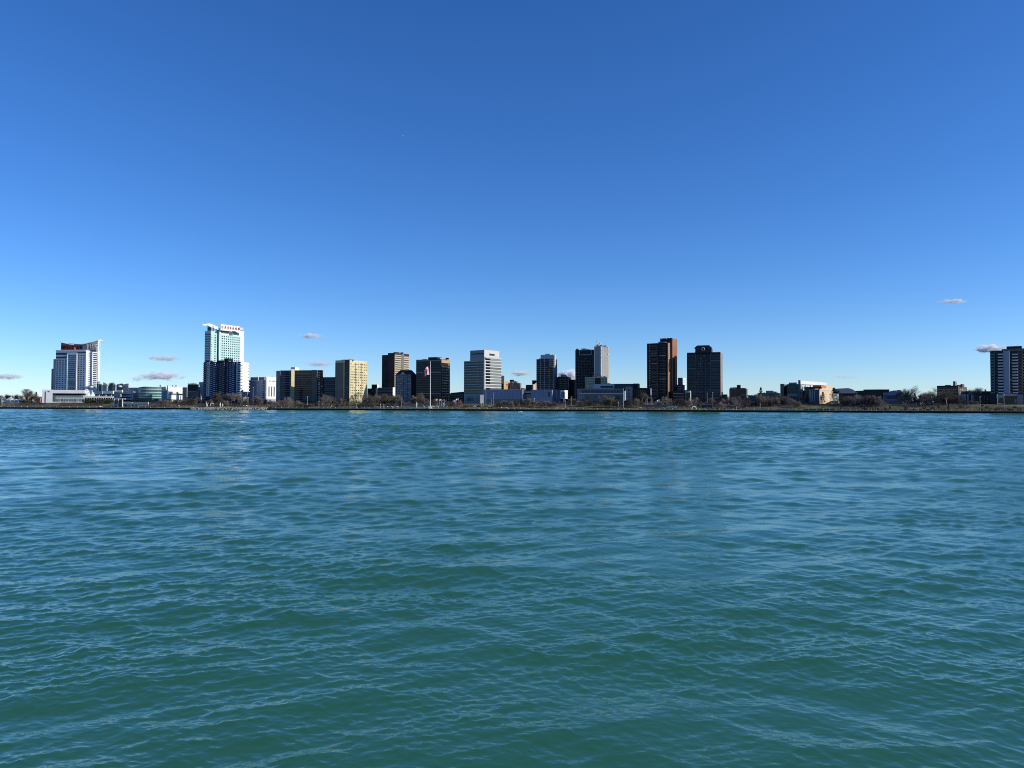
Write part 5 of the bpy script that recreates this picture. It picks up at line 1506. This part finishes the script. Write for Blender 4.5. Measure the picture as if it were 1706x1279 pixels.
# the great flag
Yp = shore(716.5, 12); q = XY(716.8, Yp); z0 = gz(q.x, q.y); ht = P(716.2, 603, Yp).z - z0
fl = link('great_flagpole', None, None, (q.x, q.y, z0)); tag(fl, 'tallest flagpole with a huge drooping red and white maple leaf flag before the black tower', 'flagpole')
bm = bmesh.new(); tube(bm, (0, 0, -.3), (0, 0, ht), .46, .24, 10)
link('pole', finish(bm, 'pole', POLE), fl)
bm = bmesh.new(); bmesh.ops.create_uvsphere(bm, u_segments=8, v_segments=6, radius=.5); link('finial', finish(bm, 'finial', mat('gilt', (.6, .45, .15), .3)), fl, (0, 0, ht + .3))
link('base_plinth', boxmesh(-1.6, 1.6, -1.2, 1.2, -.2, 2.2, WHITE), fl)
hz_ = P(716.2, 607.5, Yp).z - z0
def cloth(s, t):
    return Vector((-.4 - 7.6 * s + .8 * t * (1 - s), 1.0 * math.sin(s * 8 + t * 1.4) * (.2 + s) - .9 * t * math.sin(s * 5), hz_ - 9.6 * t * (1 - .36 * s) - 7.4 * s ** 1.15 - .5 * math.sin(s * 10)))
def band(s0, s1, m, name, off=0.0):
    v, f = [], []; ns, nt_ = 8, 8
    for i in range(ns + 1):
        for j in range(nt_ + 1):
            p = cloth(s0 + (s1 - s0) * i / ns, j / nt_); v.append((p.x, p.y - off, p.z))
            if i and j:
                a = i * (nt_ + 1) + j; f.append((a, a - 1, a - nt_ - 2, a - nt_ - 1))
    link(name, mesh(name, v, f, m, True), fl)
band(0, .25, RF, 'red_band'); band(.25, .75, WF, 'white_band'); band(.75, 1, RF, 'red_band')
LEAF = [(0, 1), (.16, .62), (.36, .72), (.28, .22), (.52, .46), (.58, .30), (.9, .34), (.78, .08), (.92, -.02), (.42, -.42), (.5, -.6), (.06, -.52), (.08, -1)]
LEAF = LEAF + [(-x, y) for x, y in LEAF[::-1] if x > 0]
v = [cloth(.5, .5) + Vector((0, -.12, 0))] + [cloth(.5 - x * .22, .5 - y * .42) + Vector((0, -.12, 0)) for x, y in LEAF]
link('maple_leaf', mesh('maple_leaf', v, [(0, i, i % len(LEAF) + 1) for i in range(1, len(LEAF) + 1)], RF), fl)

# ------------------------------------------------------------------ glass bandshell, retaining walls
Yb = shore(1177, 22)
t = root('glass_bandshell', 'dark glass bandshell with a curved frame on the lawn below the ring emblem tower', 'bandshell', 1177, Yb)
b = Block(t, 'glass_wall', NEARBLACK, 1168.5, 1186, 1187, Yb, 674.6, None, r=8, z0=3.4, D=8)
b.grid('L', 5, 1, .03, .97, 675, 679.6, .8, .9, G_BLUE)
b.put('L', .0, 1.0, 673.4, 674.6, 'roof_beam', STONE, .5)
b.put('L', -.03, .02, 674.5, 680, 'post', STONE, .4)
def low_wall(px0, px1, off, top, bot, m, label):
    Yw = shore((px0 + px1) / 2, off); q0, q1 = XY(px0, shore(px0, off)), XY(px1, shore(px1, off))
    z1, z0_ = P((px0 + px1) / 2, top, Yw).z, P((px0 + px1) / 2, bot, Yw).z
    d = (q1 - q0).normalized(); n_ = Vector((-d.y, d.x)) * .7
    o = link('retaining_wall', prism([tuple(p - q0) for p in (q0, q1, q1 + n_, q0 + n_)], z0_ - .6, z1, m), None, (q0.x, q0.y, 0))
    tag(o, label, 'wall')
low_wall(1072, 1126, 30, 674, 677.6, TAUPE, 'long brown retaining wall below the red brick tower')
low_wall(1112, 1127, 26, 676.4, 679, mat('cream_wall', (.6, .58, .45), .8), 'cream sunlit low wall right of the brown retaining wall')
low_wall(1246, 1277, 4, 684.2, 685.6, M_CONC, 'pale concrete landing at the quay below the stone terrace')
low_wall(1072, 1092, 12, 680.2, 681.6, mat('terracotta_wall', (.3, .17, .1), .85), 'terracotta low wall close to the quay below the red brick tower')
low_wall(660, 745, 26, 675.8, 677, M_CONC, 'pale low wall behind the great flagpole')
low_wall(1485, 1527, 48, 673, 676.6, mat('dusty_pink_wall', (.30, .20, .14), .9, .2, .2), 'dusty pink low wall below the blue hall')
low_wall(330, 380, 30, 672, 674.6, mat('sandy_wall', (.33, .26, .18), .9, .2, .2), 'sandy terrace wall below the navy tower')
low_wall(535, 552, 20, 674.4, 677, mat('sandy_wall', (.33, .26, .18)), 'sandy low wall below the dark striped low rise')
low_wall(1340, 1390, 6, 681.5, 684, CHAR, 'dark low quay wall below the peach gallery block')

# ------------------------------------------------------------------ parked cars, people, bollards
def car_proto(m, label):
    r_ = link('parked_car', None); tag(r_, label, 'car', 'cars parked along the far bank')
    v = [(-2.2, -.85, .35), (2.2, -.85, .35), (2.2, .85, .35), (-2.2, .85, .35), (-2.2, -.85, .85), (2.2, -.85, .8), (2.2, .85, .8), (-2.2, .85, .85),
         (-1.9, -.72, 1.0), (-1.3, -.65, 1.5), (.5, -.65, 1.5), (1.2, -.75, .9), (1.2, .75, .9), (.5, .65, 1.5), (-1.3, .65, 1.5), (-1.9, .72, 1.0)]
    f = [(0, 3, 2, 1), (0, 1, 5, 4), (1, 2, 6, 5), (2, 3, 7, 6), (3, 0, 4, 7), (4, 5, 6, 7), (9, 10, 13, 14), (8, 15, 14, 9), (10, 11, 12, 13), (8, 9, 10, 11), (15, 12, 13, 14)]
    link('body', mesh('car_body', v, f, m), r_)
    for s in (-1, 1):
        o = link('side_window', mesh('side_window', [(-1.55, s * .73, 1.03), (1.0, s * .78, .98), (.42, s * .69, 1.42), (-1.22, s * .69, 1.42)], [(0, 1, 2, 3) if s < 0 else (3, 2, 1, 0)], G_DARK), r_)
        for x in (-1.4, 1.4):
            bm = bmesh.new(); tube(bm, (x, s * .9, .33), (x, s * .66, .33), .33, .33, 10); bm.faces.new(bm.verts[:10]); link('wheel', finish(bm, 'wheel', BLACKS), r_)
    return r_
CW = [car_proto(mat('car_white', (.75, .75, .74), .3), 'x'), car_proto(mat('car_silver', (.42, .43, .45), .3), 'x'), car_proto(mat('car_dark', (.03, .03, .04), .3), 'x'), car_proto(mat('car_red', (.35, .03, .03), .3), 'x')]
cn = ['white', 'silver', 'dark', 'red']
for i, (px, off, k, where) in enumerate([(789.5, 26, 0, 'below the banded glass office'), (834, 14, 0, 'right of the poles below the banded office'), (842, 14, 0, 'in front of the left museum box'), (645, 17, 0, 'below the grey parking deck'),
    (652, 17, 0, 'below the tall brown tower'), (660.5, 19, 0, 'left of the slate roofed block'), (704.5, 24, 1, 'left of the great flagpole'), (775, 24, 3, 'left of the banded glass office'), (798, 25, 2, 'in the middle below the banded glass office'),
    (813, 26, 1, 'among the poles below the banded office'), (166, 12, 0, 'at the left end of the park pavilion'), (286, 24, 0, 'below the white block building'), (291, 24, 0, 'right of the one below the white block'), (297, 24, 1, 'below the right end of the white block'),
    (1021, 28, 0, 'in front of the civic hall'), (1033, 22, 1, 'left of the tall white banner pole'), (1065, 18, 0, 'left of the brown retaining wall'), (1609, 66, 0, 'in front of the gabled row house'), (1666.5, 62, 0, 'left of the low brick block'), (1270, 14, 1, 'below the conifer by the stone terrace'),
    (1303, 12, 0, 'below the dark banded wing'), (1312, 12, 0, 'right of the one below the dark banded wing'), (405, 24, 1, 'below the round evergreen by the navy tower'), (410, 24, 0, 'right of the round evergreen by the navy tower'), (720, 22, 0, 'just right of the great flagpole'), (727, 24, 0, 'below the left flagpole cluster'),
    (1482, 60, 3, 'in front of the blue hall'), (1506, 60, 0, 'right end of the blue hall')]):
    Yc = shore(px, off); q = XY(px, Yc)
    c = copy_tree(CW[k], (q.x, q.y, gz(q.x, q.y) + .02), math.atan2(-SL, 1) + rnd.uniform(-.1, .1), 1.0, '%s car parked %s' % (cn[k], where), 'cars parked along the far bank')
for c in CW:
    for ch in list(c.children): bpy.data.objects.remove(ch)
    bpy.data.objects.remove(c)
for k in PROTO:
    for c in PROTO[k]:
        for ch in list(c.children): bpy.data.objects.remove(ch)
        bpy.data.objects.remove(c)
bm = bmesh.new(); tube(bm, (0, 0, 0), (0, 0, 1.0), .16, .16, 6); tube(bm, (0, 0, 1.0), (0, 0, 1.25), .24, .12, 6)
bme = finish(bm, 'bollard', mat('bollard_paint', (.55, .53, .46), .6))
MARKS = [(0, 'the white houses at far left'), (68, 'the white podium hall'), (140, 'the cream terrace'), (190, 'the park pavilion'), (250, 'the white block building'), (310, 'the dark screen block'), (440, 'the brown striped block'), (537, 'the dark low rise'),
         (560, 'the yellow tower'), (613, 'the grey parking deck'), (660, 'the slate roofed block'), (694, 'the black tower'), (751, 'the dark wing'), (773, 'the banded glass office'), (810, 'the left museum box'), (873, 'the right museum box'), (930, 'the white museum wall'), (960, 'the civic hall'), (1042, 'the stone stair tower'),
         (1078, 'the red brick tower'), (1121, 'the stepped dark block'), (1145, 'the ring emblem tower'), (1207, 'the brown brick block'), (1247, 'the stone terrace'), (1301, 'the dark banded wing'), (1332, 'the white gallery'), (1350, 'the peach gallery block'), (1397, 'the arched roof hall'), (1426, 'the green shed'),
         (1470, 'the blue hall'), (1506, 'the bare trees right of the blue hall'), (1556, 'the brown apartment block'), (1603, 'the gabled row house'), (1652, 'the balcony tower')]
def mark(px):
    return [m_ for p_, m_ in MARKS if p_ <= px][-1]
seen = {}
for i in range(150):
    px = 2 + i * 11.4 + rnd.uniform(-2, 2)
    if 318 < px < 440: continue
    q = XY(px, shore(px, .5))
    k = mark(px); seen[k] = seen.get(k, 0) + 1
    tag(link('bollard', bme, None, (q.x, q.y, 2.1)), '%s pale bollard from left on quay below %s' % (ORD[seen[k] - 1], k), 'bollard', 'bollards along the quay')
# benches on the riverside lawn
bm = bmesh.new()
def addbox(bm, x0, x1, y0, y1, z0, z1):
    vv = [bm.verts.new(c) for c in ((x0, y0, z0), (x1, y0, z0), (x1, y1, z0), (x0, y1, z0), (x0, y0, z1), (x1, y0, z1), (x1, y1, z1), (x0, y1, z1))]
    for f in BF: bm.faces.new([vv[i] for i in f])
BENCHW = mat('bench_wood', (.42, .36, .27), .8)
bseen = {}
for i in range(60):
    px = 8 + i * 28.6 + rnd.uniform(-9, 9)
    if 318 < px < 440: continue
    of = rnd.uniform(9, 16); q = XY(px, shore(px, of)); z0 = gz(q.x, q.y)
    k = mark(px); bseen[k] = bseen.get(k, 0) + 1
    r_ = link('park_bench', None, None, (q.x, q.y, z0), math.atan2(-SL, 1)); tag(r_, '%s wooden bench from left near quay below %s' % (ORD[bseen[k] - 1], k), 'bench', 'benches along the riverside path')
    link('seat', boxmesh(-1, 1, -.25, .25, .4, .48, BENCHW), r_); link('backrest', boxmesh(-1, 1, .22, .30, .5, .95, BENCHW), r_)
    for sx in (-.8, .8): link('leg', boxmesh(-.05, .05, -.22, .22, 0, .4, BLACKS), r_, (sx, 0, 0))
# rough growth between the lawns and the street
def undergrowth(name, spans, m, n, label, d0, d1, hmax, size):
    bm = bmesh.new(); rr = random.Random(n); p0 = XY(853, shore(853, 30)); tot = sum(b - a for a, b in spans)
    for a, b in spans:
        for c in range(int(n * (b - a) / tot)):
            px = rr.uniform(a, b); d = rr.uniform(d0, d1); q = XY(px, shore(px, d)); z0 = gz(q.x, q.y)
            h = hmax * rr.uniform(.25, 1) ; w = rr.uniform(.8, 2.4)
            for j in range(16):
                c_ = Vector((q.x - p0.x + rr.gauss(0, w * .5), q.y - p0.y + rr.gauss(0, w * .5), z0 + h * rr.random()))
                e1 = Vector((rr.gauss(0, 1), rr.gauss(0, 1), rr.gauss(0, 1))).normalized() * size * rr.uniform(.5, 1.2); e2 = Vector((rr.gauss(0, 1), rr.gauss(0, 1), rr.gauss(0, 1))).normalized() * size * rr.uniform(.5, 1.2)
                bm.faces.new([bm.verts.new(c_), bm.verts.new(c_ + e1), bm.verts.new(c_ + e2)])
    o = link(name, finish(bm, name, m), None, (p0.x, p0.y, 0)); o['kind'] = 'stuff'; o['label'] = label
undergrowth('undergrowth', [(0, 130), (248, 330), (425, 770), (815, 1125), (1140, 1345), (1390, 1480), (1500, 1615)], TW[1], 3600, 'tangled bare winter undergrowth between the lawns and the street', 34, 74, 3.4, .5)
undergrowth('undergrowth', [(440, 700), (820, 960), (1050, 1330), (1390, 1480)], TW[0], 1500, 'low brown bushes and dead stems behind the riverside lawn', 14, 40, 1.6, .4)
undergrowth('distant_woods', [(-60, 1760)], TW[1], 3200, 'bare grey brown woods closing the view behind the town', 230, 300, 9.5, 1.3)
undergrowth('tall_grass', [(1300, 1706), (1060, 1200), (440, 560)], mat('dry_grass', (.13, .12, .05), .95, .4, .4), 1500, 'rough olive grass on the riverside lawns', 11, 40, .7, .4)
def person(px, off, coat, label, h=1.75):
    Yq = shore(px, off); q = XY(px, Yq)
    vs = [(0, 0, .92), (0, 0, 1.15), (0, 0, 1.42), (0, 0, 1.52), (0, 0, 1.66), (-.1, 0, .88), (-.12, -.08, .48), (-.13, .05, .04), (.1, 0, .88), (.12, .1, .48), (.13, -.08, .04), (-.2, 0, 1.42), (-.26, .02, 1.12), (-.24, -.06, .88), (.2, 0, 1.42), (.26, .02, 1.12), (.24, -.06, .88)]
    es = [(0, 1), (1, 2), (2, 3), (3, 4), (0, 5), (5, 6), (6, 7), (0, 8), (8, 9), (9, 10), (2, 11), (11, 12), (12, 13), (2, 14), (14, 15), (15, 16)]
    rad = [.16, .15, .16, .06, .11, .1, .07, .06, .1, .07, .06, .07, .05, .04, .07, .05, .04]
    me = bpy.data.meshes.new('person'); me.from_pydata(vs, es, []); me.materials.append(coat)
    o = link('person', me, None, (q.x, q.y, gz(q.x, q.y)), rnd.uniform(0, 6))
    md = o.modifiers.new('skin', 'SKIN')
    for i, r_ in enumerate(rad): me.skin_vertices[0].data[i].radius = (r_, r_)
    me.skin_vertices[0].data[0].use_root = True
    o.modifiers.new('sub', 'SUBSURF').levels = 1
    tag(o, label, 'person', 'people on the riverside path')
PC = [mat('coat_white', (.6, .6, .58), .8), mat('coat_dark', (.03, .03, .04), .8), mat('coat_red', (.3, .04, .04), .8), mat('coat_pale_blue', (.3, .38, .5), .8)]
for px, k, lb in ((18, 3, 'person in pale blue on the path below the white houses at far left'), (45.5, 0, 'person in white on the path at far left by the hedge'), (928.5, 0, 'person in white on the path below the museum'), (937.5, 0, 'person in white beside the lamp post below the white museum wall'),
                  (1017, 1, 'person in dark clothes on the path before the civic hall'), (1025, 1, 'second person in dark clothes on the path before the civic hall'), (767, 1, 'person in dark clothes below the dark wing flagpoles'), (774, 2, 'person in red left of the banded glass office'), (1369, 1, 'person in dark clothes on the quay below the peach gallery block'), (1376, 3, 'person in pale blue on the quay below the peach gallery block')):
    person(px, 6, PC[k], lb)

# ------------------------------------------------------------------ small boat on the river, airliner high up
Yb = P(866, 686.8, 600).y
d_ = ray(866, 686.6); tt = -CAMH / d_.z; q = Vector((0, 0, CAMH)) + d_ * tt
bt = link('motor_boat', None, None, (q.x, q.y, 0), .2); tag(bt, 'tiny white motor boat on the water in front of the museum', 'boat')
v = [(-1.6, -.7, .6), (-1.6, .7, .6), (1.2, .7, .65), (2.2, 0, .85), (1.2, -.7, .65), (-1.5, -.5, -.1), (-1.5, .5, -.1), (1.0, .4, -.1), (1.7, 0, -.05), (1.0, -.4, -.1)]
link('hull', mesh('hull', v, [(0, 4, 3, 2, 1), (5, 6, 7, 8, 9), (0, 5, 9, 4), (4, 9, 8, 3), (3, 8, 7, 2), (2, 7, 6, 1), (1, 6, 5, 0)], WHITE), bt)
link('windscreen', mesh('windscreen', [(.5, -.55, .66), (.5, .55, .66), (.1, .45, 1.2), (.1, -.45, 1.2)], [(0, 1, 2, 3)], G_BLUE), bt)
link('outboard', boxmesh(-1.95, -1.6, -.2, .2, .1, 1.0, BLACKS), bt)
ap = P(672.3, 226, 14000)
al = link('airliner', None, None, ap, .5); tag(al, 'distant airliner, a bright speck high in the empty sky', 'aeroplane')
bm = bmesh.new(); tube(bm, (-14, 0, 0), (12, 0, 0), 1.9, 1.9, 8); tube(bm, (12, 0, 0), (16, 0, 0), 1.9, .4, 8); tube(bm, (-20, 0, .8), (-14, 0, 0), .5, 1.9, 8)
link('fuselage', finish(bm, 'fuselage', WHITE), al)
for s in (-1, 1):
    link('wing', mesh('wing', [(3, s * 1.5, -.8), (-2, s * 1.5, -.8), (-6, s * 16, .3), (-4, s * 16, .3)], [(0, 1, 2, 3)], STEEL), al)
link('tail_fin', mesh('tail_fin', [(-15, 0, 1.5), (-19, 0, .8), (-20, 0, 6), (-18, 0, 6)], [(0, 1, 2, 3)], WHITE), al)

# ------------------------------------------------------------------ small fair weather clouds, far beyond the town
def cloud_mat(seed, dens):
    m = bpy.data.materials.new('cloud_vapour'); m.use_nodes = True
    n, l = m.node_tree.nodes, m.node_tree.links
    n.remove(n['Principled BSDF'])
    pv = n.new('ShaderNodeVolumePrincipled'); pv.inputs['Color'].default_value = (.998, .998, .998, 1); pv.inputs['Anisotropy'].default_value = 0.0
    tc = n.new('ShaderNodeTexCoord')
    mp = n.new('ShaderNodeMapping'); mp.inputs['Location'].default_value = (seed * 3.1, seed * 1.7, 0); mp.inputs['Scale'].default_value = (1.6, 1.0, 0.9)
    nz = n.new('ShaderNodeTexNoise'); nz.inputs['Scale'].default_value = 2.0; nz.inputs['Detail'].default_value = 3; nz.inputs['Roughness'].default_value = .55
    l.new(tc.outputs['Object'], mp.inputs[0]); l.new(mp.outputs[0], nz.inputs['Vector'])
    ln = n.new('ShaderNodeVectorMath'); ln.operation = 'LENGTH'; l.new(tc.outputs['Object'], ln.inputs[0])
    a = n.new('ShaderNodeMath'); a.operation = 'SUBTRACT'; l.new(nz.outputs['Fac'], a.inputs[0])
    mr = n.new('ShaderNodeMath'); mr.operation = 'MULTIPLY_ADD'; mr.inputs[1].default_value = .50; mr.inputs[2].default_value = .16
    l.new(ln.outputs['Value'], mr.inputs[0]); l.new(mr.outputs[0], a.inputs[1])
    b = n.new('ShaderNodeMath'); b.operation = 'MULTIPLY'; b.use_clamp = False; l.new(a.outputs[0], b.inputs[0]); b.inputs[1].default_value = dens
    c = n.new('ShaderNodeMath'); c.operation = 'MAXIMUM'; c.inputs[1].default_value = 0; l.new(b.outputs[0], c.inputs[0])
    l.new(c.outputs[0], pv.inputs['Density'])
    l.new(pv.outputs[0], n['Material Output'].inputs['Volume'])
    return m
for i, (px, py, w_, h_, dn, lb) in enumerate((
    (1587, 502, 58, 10, .05, 'thin wispy white cloud alone, highest of all, upper right'), (1648, 581, 66, 17, .12, 'bright white cloud just left of the balcony tower roof'),
    (517, 559, 54, 11, .05, 'thin flat cloud above the brown striped block'), (275, 597, 76, 12, .03, 'long faint cloud left of the tallest hotel'),
    (12, 627, 58, 13, .06, 'pale cloud at the left edge low over the bank'), (272, 626, 92, 19, .05, 'broad low cloud between the zigzag roof and the tallest hotel'),
    (532, 606, 66, 12, .03, 'faint low cloud left of the yellow tower'), (949, 624, 50, 24, .14, 'bright white cloud behind the dark brown office'),
    (868, 622, 54, 11, .06, 'small flat cloud over the brown stepped building'), (232, 631, 40, 13, .02, 'faint cloud low over the round glass hall'),
    (1410, 628, 70, 8, .008, 'barely visible streak of cloud low over the galleries'))):
    Yc = 22000 + 600 * (i % 3)
    p = P(px, py, Yc)
    bm = bmesh.new(); bmesh.ops.create_icosphere(bm, subdivisions=3, radius=1.15)
    o = link('cloud', finish(bm, 'cloud', cloud_mat(i + 1, dn)), None, p)
    o.scale = (w_ / 2 * Yc / F, w_ / 2.6 * Yc / F, h_ / 2 * Yc / F)
    tag(o, lb, 'cloud', 'small clouds near the horizon')
